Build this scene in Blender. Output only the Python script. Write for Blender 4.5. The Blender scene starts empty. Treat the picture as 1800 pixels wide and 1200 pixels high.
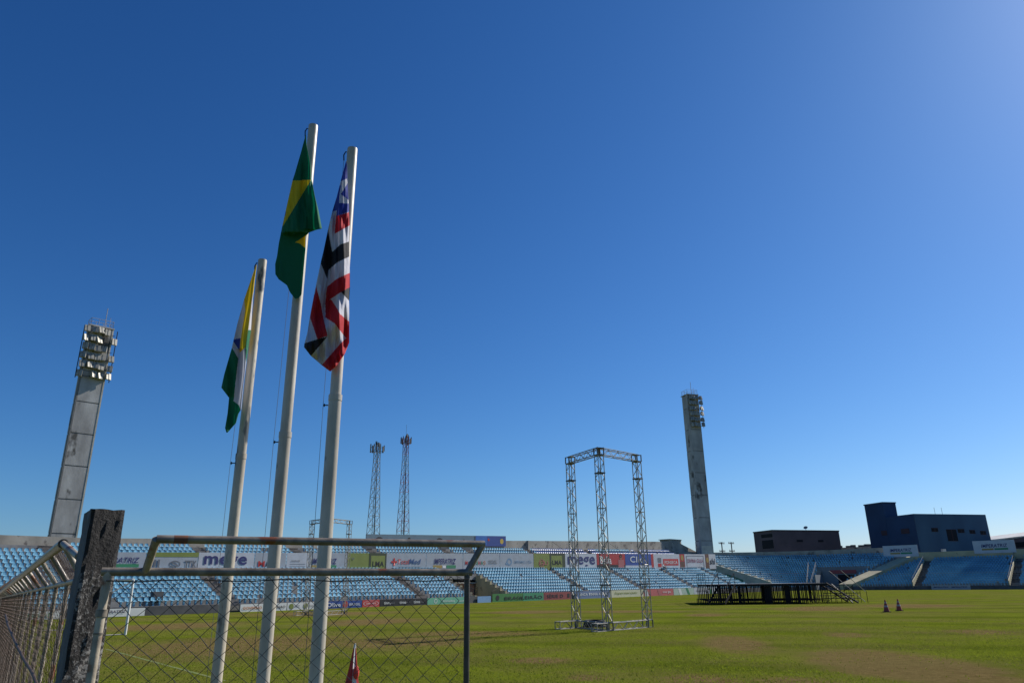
import bpy, math, random
from mathutils import Vector, Matrix
random.seed(7)
R = math.radians
scn = bpy.context.scene
col = scn.collection

# ------------------------------------------------------------------ camera
W_PX, F_PX = 1800.0, 1250.0
EYE = Vector((0, 0, 2.0))
PITCH, ROLL = R(18.817), 0.0137
fw = Vector((0, math.cos(PITCH), math.sin(PITCH)))
u0 = Vector((0, -math.sin(PITCH), math.cos(PITCH))); r0 = Vector((1, 0, 0))
CR = r0 * math.cos(ROLL) - u0 * math.sin(ROLL)
CU = u0 * math.cos(ROLL) + r0 * math.sin(ROLL)
cam = bpy.data.cameras.new('camera'); co = bpy.data.objects.new('camera', cam); col.objects.link(co)
cam.sensor_width = 36; cam.lens = F_PX / W_PX * 36; cam.clip_start = 0.05; cam.clip_end = 5000
m = Matrix((CR, CU, -fw)).transposed().to_4x4(); m.translation = EYE
co.matrix_world = m; scn.camera = co

def ray(x, y):
    return (fw * F_PX + CR * (x - 900) - CU * (y - 600)).normalized()
def at(x, y, D):                      # world point on the sight line at horizontal distance D
    v = ray(x, y); return EYE + v * (D / math.hypot(v.x, v.y))
def gnd(x, y, z=0.0):
    v = ray(x, y); return EYE + v * ((z - EYE.z) / v.z)

# ------------------------------------------------------------------ light
SUN_EL, SUN_DIR = R(37.5), Vector((0.82, 0.572))
world = bpy.data.worlds.new('World'); scn.world = world; world.use_nodes = True
nt = world.node_tree; nt.nodes.clear()
sky = nt.nodes.new('ShaderNodeTexSky'); sky.sky_type = 'NISHITA'; sky.sun_disc = False
sky.sun_elevation = SUN_EL; sky.sun_rotation = math.atan2(SUN_DIR.x, SUN_DIR.y)
sky.air_density = 1.0; sky.dust_density = 0.38; sky.ozone_density = 5.0; sky.altitude = 100
bg = nt.nodes.new('ShaderNodeBackground'); bg.inputs['Strength'].default_value = 0.082
wo = nt.nodes.new('ShaderNodeOutputWorld'); sp = nt.nodes.new('ShaderNodeSeparateColor'); cb = nt.nodes.new('ShaderNodeCombineColor')
nt.links.new(sky.outputs[0], sp.inputs[0])
for ci, (pw_, gn_) in enumerate(((1.54, 0.9), (1.23, 0.89), (1.09, 1.055))):      # per-channel grade of the sky
    prev = sp.outputs[ci]
    for op, val in (('MULTIPLY', 0.1), ('POWER', pw_), ('MULTIPLY', gn_*10)):
        q = nt.nodes.new('ShaderNodeMath'); q.operation = op; nt.links.new(prev, q.inputs[0]); q.inputs[1].default_value = val; prev = q.outputs[0]
    nt.links.new(prev, cb.inputs[ci])
nt.links.new(cb.outputs[0], bg.inputs['Color']); nt.links.new(bg.outputs[0], wo.inputs['Surface'])
sl = bpy.data.lights.new('sun', 'SUN'); sl.energy = 5.0; sl.angle = R(0.53); sl.color = (1, 0.945, 0.86)
so = bpy.data.objects.new('sun', sl); col.objects.link(so)
sd = Vector((SUN_DIR.x * math.cos(SUN_EL), SUN_DIR.y * math.cos(SUN_EL), math.sin(SUN_EL)))
so.rotation_euler = sd.to_track_quat('Z', 'Y').to_euler()
scn.view_settings.view_transform = 'Standard'; scn.view_settings.look = 'None'
scn.view_settings.exposure = 0.28; scn.view_settings.gamma = 1.0

# ------------------------------------------------------------------ materials
def mat(name, c1, c2=None, scale=3.0, rough=0.7, metal=0.0, bump=0.0, detail=6, spots=None, spot_scale=8, spot_thr=0.6,
        stretch=None, bscale=None, trans=0.0, spec=0.5, tint=0.0):
    """two-tone noise material, optional spot colour (rust, peeling, stain) and bump"""
    M = bpy.data.materials.new(name); M.use_nodes = True
    t = M.node_tree; N = t.nodes; L = t.links
    b = N['Principled BSDF']; b.inputs['Roughness'].default_value = rough; b.inputs['Metallic'].default_value = metal
    b.inputs['Specular IOR Level'].default_value = spec
    tc = N.new('ShaderNodeTexCoord'); src = tc.outputs['Object']
    if stretch:
        mp = N.new('ShaderNodeMapping'); mp.inputs['Scale'].default_value = stretch
        L.new(src, mp.inputs['Vector']); src = mp.outputs['Vector']
    def noise(s, d=detail):
        n = N.new('ShaderNodeTexNoise'); n.inputs['Scale'].default_value = s; n.inputs['Detail'].default_value = d
        L.new(src, n.inputs['Vector']); return n.outputs['Fac']
    c2 = c2 or tuple(v * 0.75 for v in c1)
    rp = N.new('ShaderNodeValToRGB'); rp.color_ramp.elements[0].position = 0.35; rp.color_ramp.elements[1].position = 0.68
    rp.color_ramp.elements[0].color = (*c2, 1); rp.color_ramp.elements[1].color = (*c1, 1)
    L.new(noise(scale), rp.inputs['Fac']); out = rp.outputs['Color']
    if spots:
        r2 = N.new('ShaderNodeValToRGB'); r2.color_ramp.elements[0].position = spot_thr
        r2.color_ramp.elements[1].position = min(spot_thr + 0.06, 1)
        L.new(noise(spot_scale, 8), r2.inputs['Fac'])
        mx = N.new('ShaderNodeMixRGB'); L.new(r2.outputs['Color'], mx.inputs['Fac'])
        L.new(out, mx.inputs['Color1']); mx.inputs['Color2'].default_value = (*spots, 1); out = mx.outputs['Color']
    if tint:
        oi = N.new('ShaderNodeObjectInfo'); hv = N.new('ShaderNodeHueSaturation')
        mr = N.new('ShaderNodeMapRange'); mr.inputs['To Min'].default_value = 1 - tint; mr.inputs['To Max'].default_value = 1 + tint
        L.new(oi.outputs['Random'], mr.inputs['Value']); L.new(mr.outputs[0], hv.inputs['Value'])
        L.new(out, hv.inputs['Color']); out = hv.outputs['Color']
    L.new(out, b.inputs['Base Color'])
    if bump:
        bp = N.new('ShaderNodeBump'); bp.inputs['Strength'].default_value = bump; bp.inputs['Distance'].default_value = 0.02
        L.new(noise(bscale or scale * 6, 8), bp.inputs['Height']); L.new(bp.outputs[0], b.inputs['Normal'])
    if trans:
        tr = N.new('ShaderNodeBsdfTranslucent'); L.new(out, tr.inputs['Color'])
        ms = N.new('ShaderNodeMixShader'); ms.inputs[0].default_value = trans
        L.new(b.outputs[0], ms.inputs[1]); L.new(tr.outputs[0], ms.inputs[2])
        L.new(ms.outputs[0], N['Material Output'].inputs['Surface'])
    return M
MT = {}
MT['pipe'] = mat('galvanised pipe', (0.26, 0.225, 0.18), (0.12, 0.1, 0.08), 22, 0.36, 0.0, 0.05, spots=(0.17, 0.055, 0.02), spot_scale=9, spot_thr=0.61, spec=0.55)
MT['cream'] = mat('cream painted pipe', (0.48, 0.42, 0.32), (0.25, 0.21, 0.16), 14, 0.5, 0.0, 0.08, spots=(0.2, 0.08, 0.035), spot_scale=9, spot_thr=0.57)
MT['shade_pipe'] = mat('backlit dark pipe', (0.075, 0.065, 0.055), (0.035, 0.03, 0.027), 18, 0.4, 0.0, 0.05)  # backlit darkness of the gate's right post put into the colour
MT['rust'] = mat('rust', (0.25, 0.09, 0.035), (0.12, 0.05, 0.03), 30, 0.8)
MT['wire'] = mat('fence wire', (0.12, 0.08, 0.055), (0.055, 0.035, 0.025), 20, 0.6, 0.3)
MT['wire_dark'] = mat('gate wire', (0.05, 0.045, 0.04), (0.02, 0.018, 0.016), 20, 0.4, 0.3)
MT['pole'] = mat('white flagpole paint', (0.56, 0.51, 0.43), (0.36, 0.32, 0.26), 7, 0.4, 0, 0.06, spots=(0.09, 0.07, 0.055), spot_scale=16, spot_thr=0.7, stretch=(1, 1, 0.35))
MT['pole_peel'] = mat('peeling flagpole paint', (0.56, 0.5, 0.4), (0.38, 0.33, 0.26), 5, 0.4, 0, 0.1, spots=(0.05, 0.06, 0.06), spot_scale=6, spot_thr=0.57, stretch=(1.4, 1.4, 0.45))
MT['rope'] = mat('rope', (0.1, 0.12, 0.16), None, 5, 0.8)
MT['conc'] = mat('weathered concrete', (0.4, 0.37, 0.31), (0.25, 0.23, 0.195), 0.5, 0.85, 0, 0.4, spots=(0.14, 0.125, 0.11), spot_scale=0.9, spot_thr=0.6, bscale=6)
MT['conc_tower'] = mat('tower concrete', (0.5, 0.49, 0.48), (0.3, 0.29, 0.285), 0.6, 0.85, 0, 0.4, spots=(0.1, 0.095, 0.09), spot_scale=0.45, spot_thr=0.59, stretch=(1, 1, 0.55), bscale=5)
MT['conc_pale'] = mat('pale concrete and lit edge', (0.62, 0.58, 0.5), (0.42, 0.39, 0.33), 1.0, 0.8)
MT['joint'] = mat('dark joint and shaded edge', (0.2, 0.2, 0.2), None, 2, 0.9)
MT['stair'] = mat('stair concrete', (0.2, 0.18, 0.16), (0.12, 0.105, 0.095), 1.5, 0.9, 0, 0.4)
MT['terr'] = mat('terrace concrete', (0.3, 0.3, 0.29), (0.18, 0.18, 0.18), 0.8, 0.9, 0, 0.3)
MT['yellow_conc'] = mat('cream painted concrete', (0.5, 0.44, 0.27), (0.36, 0.32, 0.2), 0.5, 0.8, 0, 0.3, spots=(0.24, 0.21, 0.15), spot_scale=0.8, spot_thr=0.62)
MT['green_conc'] = mat('greenish concrete', (0.48, 0.5, 0.43), (0.34, 0.37, 0.31), 0.7, 0.85)
MT['basewall'] = mat('dark base wall', (0.12, 0.12, 0.125), (0.07, 0.07, 0.075), 1.0, 0.85)
MT['seat'] = mat('light blue seat plastic', (0.18, 0.4, 0.53), (0.11, 0.28, 0.4), 0.35, 0.6, tint=0.08, spec=0.25)
MT['seat_shade'] = mat('shade blue seat plastic', (0.03, 0.13, 0.38), (0.02, 0.09, 0.28), 0.4, 0.4)  # shade on the upper rows painted as a deeper blue
MT['alu'] = mat('truss aluminium', (0.36, 0.34, 0.29), (0.22, 0.205, 0.17), 12, 0.5, 0.25)
MT['black'] = mat('black steel', (0.016, 0.015, 0.017), (0.009, 0.009, 0.01), 6, 0.65, 0.0, spec=0.2)
MT['deck'] = mat('stage board', (0.12, 0.105, 0.1), (0.06, 0.055, 0.05), 3, 0.6)
MT['steel'] = mat('bare steel', (0.42, 0.4, 0.36), (0.26, 0.24, 0.21), 8, 0.6, 0.15)
MT['white'] = mat('white paint', (0.74, 0.74, 0.71), (0.6, 0.6, 0.57), 4, 0.5)
MT['lamp'] = mat('floodlight housing', (0.4, 0.38, 0.32), (0.24, 0.225, 0.19), 2.2, 0.5, 0.2)
MT['glass'] = mat('lamp glass', (0.4, 0.38, 0.32), (0.25, 0.24, 0.2), 4, 0.2)
MT['redpaint'] = mat('red steel paint', (0.35, 0.09, 0.06), (0.22, 0.06, 0.04), 3, 0.6)
MT['palesteel'] = mat('pale lattice steel', (0.42, 0.42, 0.4), (0.25, 0.25, 0.24), 2, 0.5, 0.3)
MT['brown'] = mat('brown render', (0.105, 0.085, 0.1), (0.07, 0.056, 0.068), 0.3, 0.8)
MT['navy'] = mat('navy render', (0.035, 0.1, 0.19), (0.024, 0.07, 0.145), 0.25, 0.75, stretch=(1, 1, 0.4))
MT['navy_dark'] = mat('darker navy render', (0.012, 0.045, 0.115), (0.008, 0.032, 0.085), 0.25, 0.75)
MT['winglass'] = mat('dark window', (0.012, 0.013, 0.02), None, 1, 0.6, spec=0.15)
MT['maroon'] = mat('maroon frame', (0.035, 0.012, 0.018), None, 1, 0.6)
MT['roofwhite'] = mat('pale metal roof', (0.62, 0.6, 0.54), (0.48, 0.46, 0.42), 0.4, 0.5)
MT['tyre'] = mat('black rubber', (0.02, 0.02, 0.02), None, 8, 0.8)
MT['skin'] = mat('skin', (0.3, 0.16, 0.1), None, 8, 0.6)
MT['shirt'] = mat('white shirt', (0.75, 0.75, 0.73), None, 8, 0.8)
MT['shorts'] = mat('dark shorts', (0.05, 0.05, 0.06), None, 8, 0.8)
def flat(name, c, rough=0.6):
    if name not in MT: MT[name] = mat(name, c, tuple(v * 0.88 for v in c), 1.3, rough)
    return MT[name]

# blackened, chalk-streaked fence post
def post_material():
    M = bpy.data.materials.new('charred post'); M.use_nodes = True
    t = M.node_tree; N = t.nodes; L = t.links; b = N['Principled BSDF']
    tc = N.new('ShaderNodeTexCoord')
    mp = N.new('ShaderNodeMapping'); mp.inputs['Scale'].default_value = (1, 1, 0.8); mp.inputs['Rotation'].default_value = (0.5, 0.5, 0.3)
    L.new(tc.outputs['Object'], mp.inputs['Vector'])
    n1 = N.new('ShaderNodeTexNoise'); n1.inputs['Scale'].default_value = 85; n1.inputs['Detail'].default_value = 9; n1.inputs['Roughness'].default_value = 0.7
    n2 = N.new('ShaderNodeTexNoise'); n2.inputs['Scale'].default_value = 7; n2.inputs['Detail'].default_value = 4
    L.new(mp.outputs[0], n1.inputs['Vector']); L.new(tc.outputs['Object'], n2.inputs['Vector'])
    sx = N.new('ShaderNodeSeparateXYZ'); L.new(tc.outputs['Object'], sx.inputs[0])
    zr = N.new('ShaderNodeMapRange'); zr.inputs['From Min'].default_value = 2.12; zr.inputs['From Max'].default_value = 2.03
    zr.inputs['To Min'].default_value = 0.0; zr.inputs['To Max'].default_value = 0.17
    L.new(sx.outputs['Z'], zr.inputs['Value'])
    a = N.new('ShaderNodeMath'); a.operation = 'ADD'; L.new(n1.outputs['Fac'], a.inputs[0]); L.new(zr.outputs[0], a.inputs[1])
    c = N.new('ShaderNodeMath'); c.operation = 'MULTIPLY_ADD'; L.new(n2.outputs['Fac'], c.inputs[0]); c.inputs[1].default_value = 0.5
    L.new(a.outputs[0], c.inputs[2])
    rp = N.new('ShaderNodeValToRGB'); e = rp.color_ramp.elements
    e[0].position = 0.0; e[0].color = (0.006, 0.005, 0.005, 1)
    e[1].position = 0.88; e[1].color = (0.014, 0.012, 0.012, 1)
    k = rp.color_ramp.elements.new(0.95); k.color = (0.05, 0.047, 0.047, 1)
    k = rp.color_ramp.elements.new(1.0); k.color = (0.26, 0.25, 0.24, 1)
    L.new(c.outputs[0], rp.inputs['Fac']); L.new(rp.outputs[0], b.inputs['Base Color'])
    b.inputs['Roughness'].default_value = 0.8
    bp = N.new('ShaderNodeBump'); bp.inputs['Strength'].default_value = 1.0; bp.inputs['Distance'].default_value = 0.012
    L.new(n1.outputs['Fac'], bp.inputs['Height']); L.new(bp.outputs[0], b.inputs['Normal'])
    return M
MT['post'] = post_material()

def attr_material(name, rough=0.8, trans=0.25):
    M = bpy.data.materials.new(name); M.use_nodes = True
    t = M.node_tree; N = t.nodes; L = t.links; b = N['Principled BSDF']
    a = N.new('ShaderNodeAttribute'); a.attribute_name = 'Col'
    L.new(a.outputs['Color'], b.inputs['Base Color']); b.inputs['Roughness'].default_value = rough
    tr = N.new('ShaderNodeBsdfTranslucent'); L.new(a.outputs['Color'], tr.inputs['Color'])
    ms = N.new('ShaderNodeMixShader'); ms.inputs[0].default_value = trans
    L.new(b.outputs[0], ms.inputs[1]); L.new(tr.outputs[0], ms.inputs[2]); L.new(ms.outputs[0], N['Material Output'].inputs['Surface'])
    n = N.new('ShaderNodeTexNoise'); n.inputs['Scale'].default_value = 9
    tc = N.new('ShaderNodeTexCoord'); L.new(tc.outputs['Object'], n.inputs['Vector'])
    bp = N.new('ShaderNodeBump'); bp.inputs['Strength'].default_value = 0.35; bp.inputs['Distance'].default_value = 0.03
    L.new(n.outputs['Fac'], bp.inputs['Height']); L.new(bp.outputs[0], b.inputs['Normal'])
    return M
MT['cloth'] = attr_material('flag cloth', 0.85, 0.24)

# ------------------------------------------------------------------ helpers
def wloc(o):
    v = Vector((0, 0, 0))
    while o is not None: v += o.location; o = o.parent
    return v
class MB:
    def __init__(s): s.v = []; s.f = []; s.m = []
    def quad(s, a, b, c, d, mi=0):
        n = len(s.v); s.v += [Vector(a), Vector(b), Vector(c), Vector(d)]; s.f.append((n, n+1, n+2, n+3)); s.m.append(mi)
    def poly(s, pts, mi=0):
        n = len(s.v); s.v += [Vector(p) for p in pts]; s.f.append(tuple(range(n, n+len(pts)))); s.m.append(mi)
    def frame(s, o, ax, ay, az, mi=0):          # box from corner o with edge vectors
        o, ax, ay, az = map(Vector, (o, ax, ay, az)); n = len(s.v)
        s.v += [o, o+ax, o+ax+ay, o+ay, o+az, o+ax+az, o+ax+ay+az, o+ay+az]
        fs = [(0, 3, 2, 1), (4, 5, 6, 7), (0, 1, 5, 4), (1, 2, 6, 5), (2, 3, 7, 6), (3, 0, 4, 7)]
        if ax.cross(ay).dot(az) < 0: fs = [f[::-1] for f in fs]
        s.f += [tuple(n+i for i in f) for f in fs]; s.m += [mi]*6
    def box(s, c, size, mi=0, rz=0):
        c = Vector(c); x = Vector((math.cos(rz), math.sin(rz), 0)) * size[0]; y = Vector((-math.sin(rz), math.cos(rz), 0)) * size[1]
        z = Vector((0, 0, size[2])); s.frame(c - (x+y+z)/2, x, y, z, mi)
    def tube(s, p, q, r, n=8, r2=None, mi=0, caps=True):
        p, q = Vector(p), Vector(q); d = (q-p)
        if d.length < 1e-6: return
        d.normalize(); r2 = r if r2 is None else r2
        a = d.orthogonal().normalized(); b = d.cross(a); k = len(s.v)
        for c, rr in ((p, r), (q, r2)):
            for i in range(n):
                t = 2*math.pi*i/n; s.v.append(c + (a*math.cos(t) + b*math.sin(t))*rr)
        for i in range(n):
            j = (i+1) % n; s.f.append((k+i, k+j, k+n+j, k+n+i)); s.m.append(mi)
        if caps:
            s.f.append(tuple(k+i for i in range(n))[::-1]); s.f.append(tuple(k+n+i for i in range(n))); s.m += [mi, mi]
    def path(s, pts, r, n=6, mi=0):
        pts = [Vector(p) for p in pts]; k = len(s.v); m_ = len(pts)
        d0 = (pts[1]-pts[0]).normalized(); a = d0.orthogonal().normalized()
        for i, p in enumerate(pts):
            d = (pts[min(i+1, m_-1)] - pts[max(i-1, 0)]).normalized()
            a = (a - d*a.dot(d)).normalized(); b = d.cross(a)
            for j in range(n):
                t = 2*math.pi*j/n; s.v.append(p + (a*math.cos(t) + b*math.sin(t))*r)
        for i in range(m_-1):
            for j in range(n):
                j2 = (j+1) % n; s.f.append((k+i*n+j, k+i*n+j2, k+(i+1)*n+j2, k+(i+1)*n+j)); s.m.append(mi)
        s.f.append(tuple(k+j for j in range(n))[::-1]); s.f.append(tuple(k+(m_-1)*n+j for j in range(n))); s.m += [mi, mi]
    def build(s, name, mats, parent=None, smooth=False, loc=None):
        me = bpy.data.meshes.new(name); o = bpy.data.objects.new(name, me); col.objects.link(o)
        if parent is not None: o.parent = parent
        base = wloc(parent) if parent is not None else Vector((0, 0, 0))
        if loc is not None: o.location = Vector(loc) - base; base = Vector(loc)
        me.from_pydata([tuple(v - base) for v in s.v], [], s.f)
        if not isinstance(mats, (list, tuple)): mats = [mats]
        for mm in mats: me.materials.append(mm)
        if len(mats) > 1: me.polygons.foreach_set('material_index', s.m)
        if smooth:
            me.polygons.foreach_set('use_smooth', [True]*len(me.polygons))
            try: me.set_sharp_from_angle(angle=R(40))
            except Exception: pass
        me.update(); return o
def tag(o, label=None, cat=None, group=None, kind=None):
    if label: o['label'] = label
    if cat: o['category'] = cat
    if group: o['group'] = group
    if kind: o['kind'] = kind
    return o
def thing(name, loc, label, cat, group=None):
    o = bpy.data.objects.new(name, None); col.objects.link(o); o.location = Vector(loc); o.empty_display_size = 0.2
    return tag(o, label, cat, group)
def copy_tree(o, parent=None):
    c = o.copy(); col.objects.link(c)
    if parent is not None: c.parent = parent
    for ch in [x for x in bpy.data.objects if x.parent == o]: copy_tree(ch, c)
    return c
def lettering(text, origin, right, up, height, width, m_, parent, shear=0.0, bold=0.0, name='lettering', spacing=1.04):
    bold *= .42
    """flat raised letters, baseline-left at origin, fitted to width x height"""
    cu = bpy.data.curves.new('t', 'FONT'); cu.body = text; cu.size = 1; cu.shear = shear; cu.offset = bold; cu.space_character = spacing
    cu.extrude = 0.0; cu.resolution_u = 3
    to = bpy.data.objects.new('t', cu); col.objects.link(to)
    dg = bpy.context.evaluated_depsgraph_get(); me = bpy.data.meshes.new_from_object(to.evaluated_get(dg))
    bpy.data.objects.remove(to); bpy.data.curves.remove(cu)
    xs = [v.co.x for v in me.vertices]; ys = [v.co.y for v in me.vertices]
    x0, x1, y0, y1 = min(xs), max(xs), min(ys), max(ys)
    kx = width/(x1-x0); ky = height/(y1-y0)
    right, up, origin = Vector(right).normalized(), Vector(up), Vector(origin)
    base = wloc(parent)
    for v in me.vertices:
        v.co = origin + right*((v.co.x-x0)*kx) + up*((v.co.y-y0)*ky) - base
    me.name = name; me.materials.clear(); me.materials.append(m_)
    o = bpy.data.objects.new(name, me); col.objects.link(o); o.parent = parent
    return o

# ------------------------------------------------------------------ stadium frame of reference
A0 = Vector((-30, 60, 0)); dA = Vector((0.6716, 0.7409, 0)); nA = Vector((-0.7409, 0.6716, 0))
P0 = Vector((66.5, 150, 0)); dB = Vector((0.741, -0.6716, 0)); nB = Vector((0.6716, 0.741, 0))
UP = Vector((0, 0, 1))
def PA(s, off, z): return A0 + dA*s + nA*off + UP*z
def PB(s, off, z): return P0 + dB*s + nB*off + UP*z
TREAD, OFF0 = 0.85, 0.3
def zrow(s, j):
    s = max(s, 0)
    return 0.7 + min(j, 9)*0.34*(1+.0025*s) + max(j-9, 0)*0.34*(1+.006*s)

# ------------------------------------------------------------------ ground
def ground_material():
    M = bpy.data.materials.new('pitch grass'); M.use_nodes = True
    t = M.node_tree; N = t.nodes; L = t.links; b = N['Principled BSDF']
    tc = N.new('ShaderNodeTexCoord'); P = tc.outputs['Object']
    def noise(s, d=5, r=0.6, st=None):
        n = N.new('ShaderNodeTexNoise'); n.inputs['Scale'].default_value = s; n.inputs['Detail'].default_value = d; n.inputs['Roughness'].default_value = r
        if st:
            mp = N.new('ShaderNodeMapping'); mp.inputs['Scale'].default_value = st[0]; mp.inputs['Rotation'].default_value = (0, 0, st[1]); L.new(P, mp.inputs['Vector']); L.new(mp.outputs[0], n.inputs['Vector'])
        else: L.new(P, n.inputs['Vector'])
        return n.outputs['Fac']
    def ma(op, a_, b_, c_=None):
        x = N.new('ShaderNodeMath'); x.operation = op
        for i, v in enumerate((a_, b_, c_)):
            if v is None: continue
            if isinstance(v, (int, float)): x.inputs[i].default_value = v
            else: L.new(v, x.inputs[i])
        return x.outputs[0]
    def ramp(f, lo, hi, c0=(0, 0, 0), c1=(1, 1, 1)):
        r_ = N.new('ShaderNodeValToRGB'); e = r_.color_ramp.elements; e[0].position = lo; e[1].position = hi
        e[0].color = (*c0, 1); e[1].color = (*c1, 1); L.new(f, r_.inputs['Fac']); return r_.outputs['Color']
    def mix(f, a_, b_):
        x = N.new('ShaderNodeMixRGB')
        if isinstance(f, (int, float)): x.inputs[0].default_value = f
        else: L.new(f, x.inputs[0])
        for i, v in ((1, a_), (2, b_)):
            if isinstance(v, tuple): x.inputs[i].default_value = (*v, 1)
            else: L.new(v, x.inputs[i])
        return x.outputs[0]
    base = mix(ramp(noise(0.35, 6), 0.38, 0.66), (0.094, 0.116, 0.018), (0.138, 0.188, 0.01))
    base = mix(ramp(noise(26, 4, 0.75), 0.42, 0.66), base, (0.145, 0.15, 0.02))
    base = mix(ramp(noise(60, 3, 0.8), 0.5, 0.7), base, (0.045, 0.06, 0.005))
    # mowing bands
    sx = N.new('ShaderNodeSeparateXYZ'); L.new(P, sx.inputs[0])
    al = ma('ADD', ma('MULTIPLY', sx.outputs['X'], 0.30), ma('MULTIPLY', sx.outputs['Y'], 0.954))
    st_ = ma('SINE', ma('ADD', ma('MULTIPLY', al, 0.95), ma('MULTIPLY', noise(0.12, 2), 3.0)), 0)
    base = mix(ma('MULTIPLY', ramp(st_, 0.25, 0.9), 0.45), base, (0.055, 0.076, 0.007))
    # worn, dry patches
    def patch(cx, cy, rx, ry, rot, gain=1.0):
        dx = ma('SUBTRACT', sx.outputs['X'], cx); dy = ma('SUBTRACT', sx.outputs['Y'], cy)
        c, s_ = math.cos(rot), math.sin(rot)
        u = ma('DIVIDE', ma('ADD', ma('MULTIPLY', dx, c), ma('MULTIPLY', dy, s_)), rx)
        v = ma('DIVIDE', ma('ADD', ma('MULTIPLY', dx, -s_), ma('MULTIPLY', dy, c)), ry)
        d = ma('SQRT', ma('ADD', ma('MULTIPLY', u, u), ma('MULTIPLY', v, v)), 0)
        return ma('MULTIPLY', ma('MAXIMUM', ma('SUBTRACT', 1.2, d), 0), gain)
    ps = None
    spots_ = []
    for x_, y_, wx, wy in [(430, 1132, 330, 22), (700, 1128, 220, 14), (820, 1113, 200, 7), (300, 1100, 150, 8), (650, 1092, 130, 8), (1575, 1166, 190, 30), (1650, 1182, 170, 22), (1480, 1150, 90, 7), (1290, 1130, 90, 20),
                           (1485, 1115, 60, 7), (1440, 1069, 130, 6), (1600, 1064, 160, 5), (1235, 1196, 120, 16), (1400, 1198, 130, 14), (1720, 1110, 90, 6), (1240, 1080, 60, 4), (950, 1160, 90, 8), (560, 1078, 200, 5), (930, 1075, 120, 4), (1100, 1074, 150, 3), (1030, 1190, 60, 8)]:
        c_ = gnd(x_, y_); e_ = gnd(x_+wx, y_); n_ = gnd(x_, y_-wy)
        spots_.append((c_.x, c_.y, (e_-c_).length, (n_-c_).length, math.atan2((e_-c_).y, (e_-c_).x), 1.35 if (x_ > 1500 and y_ > 1140) else 1.0))
    for a_ in spots_:
        v = patch(*a_); ps = v if ps is None else ma('MAXIMUM', ps, v)
    n1 = noise(0.7, 10, 0.78, ((1, 1, 1), 0))
    pm = ramp(ma('MULTIPLY', ps, ma('MULTIPLY', n1, 1.5)), 0.28, 0.6)
    dirt = mix(ramp(noise(3.5, 9, 0.8), 0.38, 0.64), (0.105, 0.068, 0.03), (0.21, 0.145, 0.07))
    base = mix(ma('MULTIPLY', pm, 0.84), base, dirt)
    thin = ramp(noise(0.16, 9, 0.74), 0.44, 0.64)
    base = mix(ma('MULTIPLY', thin, 0.6), base, (0.145, 0.118, 0.045))
    L.new(base, b.inputs['Base Color']); b.inputs['Roughness'].default_value = 1.0; b.inputs['Specular IOR Level'].default_value = 0.0
    bp = N.new('ShaderNodeBump'); bp.inputs['Strength'].default_value = 0.9; bp.inputs['Distance'].default_value = 0.06
    L.new(noise(14, 10, 0.8), bp.inputs['Height']); L.new(bp.outputs[0], b.inputs['Normal'])
    return M
MT['grass'] = ground_material()
g = MB(); S = 2500
g.quad((-S, -S, 0), (S, -S, 0), (S, S, 0), (-S, S, 0)); tag(g.build('ground', MT['grass']), kind='structure')
g = MB(); pa = [gnd(-60, 1118), gnd(24, 1132), gnd(30, 1330), gnd(-420, 1330), gnd(-700, 1130)]
g.poly([(p.x, p.y, 0.02) for p in pa][::-1])
tag(g.build('path', MT['conc']), kind='structure')
# faint pitch markings, 4 mm above the ground
def line_mark(p, q, w, name='pitch_marking'):
    g = MB(); p, q = Vector(p), Vector(q); d = (q-p).normalized(); n = Vector((-d.y, d.x, 0))*w/2
    N_ = 12
    for i in range(N_):
        a, b_ = p.lerp(q, i/N_), p.lerp(q, (i+1)/N_)
        g.quad(a-n, b_-n, b_+n, a+n)
    return tag(g.build(name, MT['mark']), kind='structure')
MT['mark'] = mat('worn chalk line', (0.15, 0.155, 0.05), (0.11, 0.13, 0.02), 3.0, 0.9, spots=(0.12, 0.16, 0.03), spot_scale=1.6, spot_thr=0.5)
for a_, b_ in [((186, 1140), (395, 1196)), ((240, 1108), (640, 1094)), ((640, 1071), (1230, 1062)), ((860, 1066), (1300, 1069))]:
    p, q = gnd(*a_), gnd(*b_); p.z = q.z = 0.004; line_mark(p, q, 0.1)
# short grass tufts over the nearer part of the pitch
BARE = []
for x_, y_, wx, wy in ((1575, 1166, 170, 26), (1650, 1182, 150, 18), (1290, 1130, 80, 16)):
    c_ = gnd(x_, y_); BARE.append((c_.x, c_.y, (gnd(x_+wx, y_)-c_).length, (gnd(x_, y_-wy)-c_).length))
def grass_tufts():
    g = MB(); rnd = random.Random(3); v = g.v; f = g.f
    for _ in range(70000):
        yy = 12.5 + (rnd.random()**1.7)*27; xx = yy*rnd.uniform(-0.62, 0.76)
        if any(((xx-px_)/rx_)**2 + ((yy-py_)/ry_)**2 < 1 and rnd.random() < .85 for px_, py_, rx_, ry_ in BARE): continue
        h = rnd.uniform(0.015, 0.04); w = rnd.uniform(0.008, 0.02); a = rnd.uniform(0, math.pi)
        dx, dy = math.cos(a)*w, math.sin(a)*w; k = len(v)
        v += [Vector((xx-dx, yy-dy, 0)), Vector((xx+dx, yy+dy, 0)), Vector((xx+rnd.uniform(-.03, .03), yy+rnd.uniform(-.03, .03), h))]
        f.append((k, k+1, k+2)); g.m.append(0)
    return tag(g.build('grass', MT['tuft']), 'short yellowish green grass covering the near part of the pitch', 'grass', kind='stuff')
MT['tuft'] = mat('grass blade', (0.2, 0.25, 0.02), (0.13, 0.155, 0.015), 0.6, 0.8, trans=0.5, spec=0.2)
grass_tufts()

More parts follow.
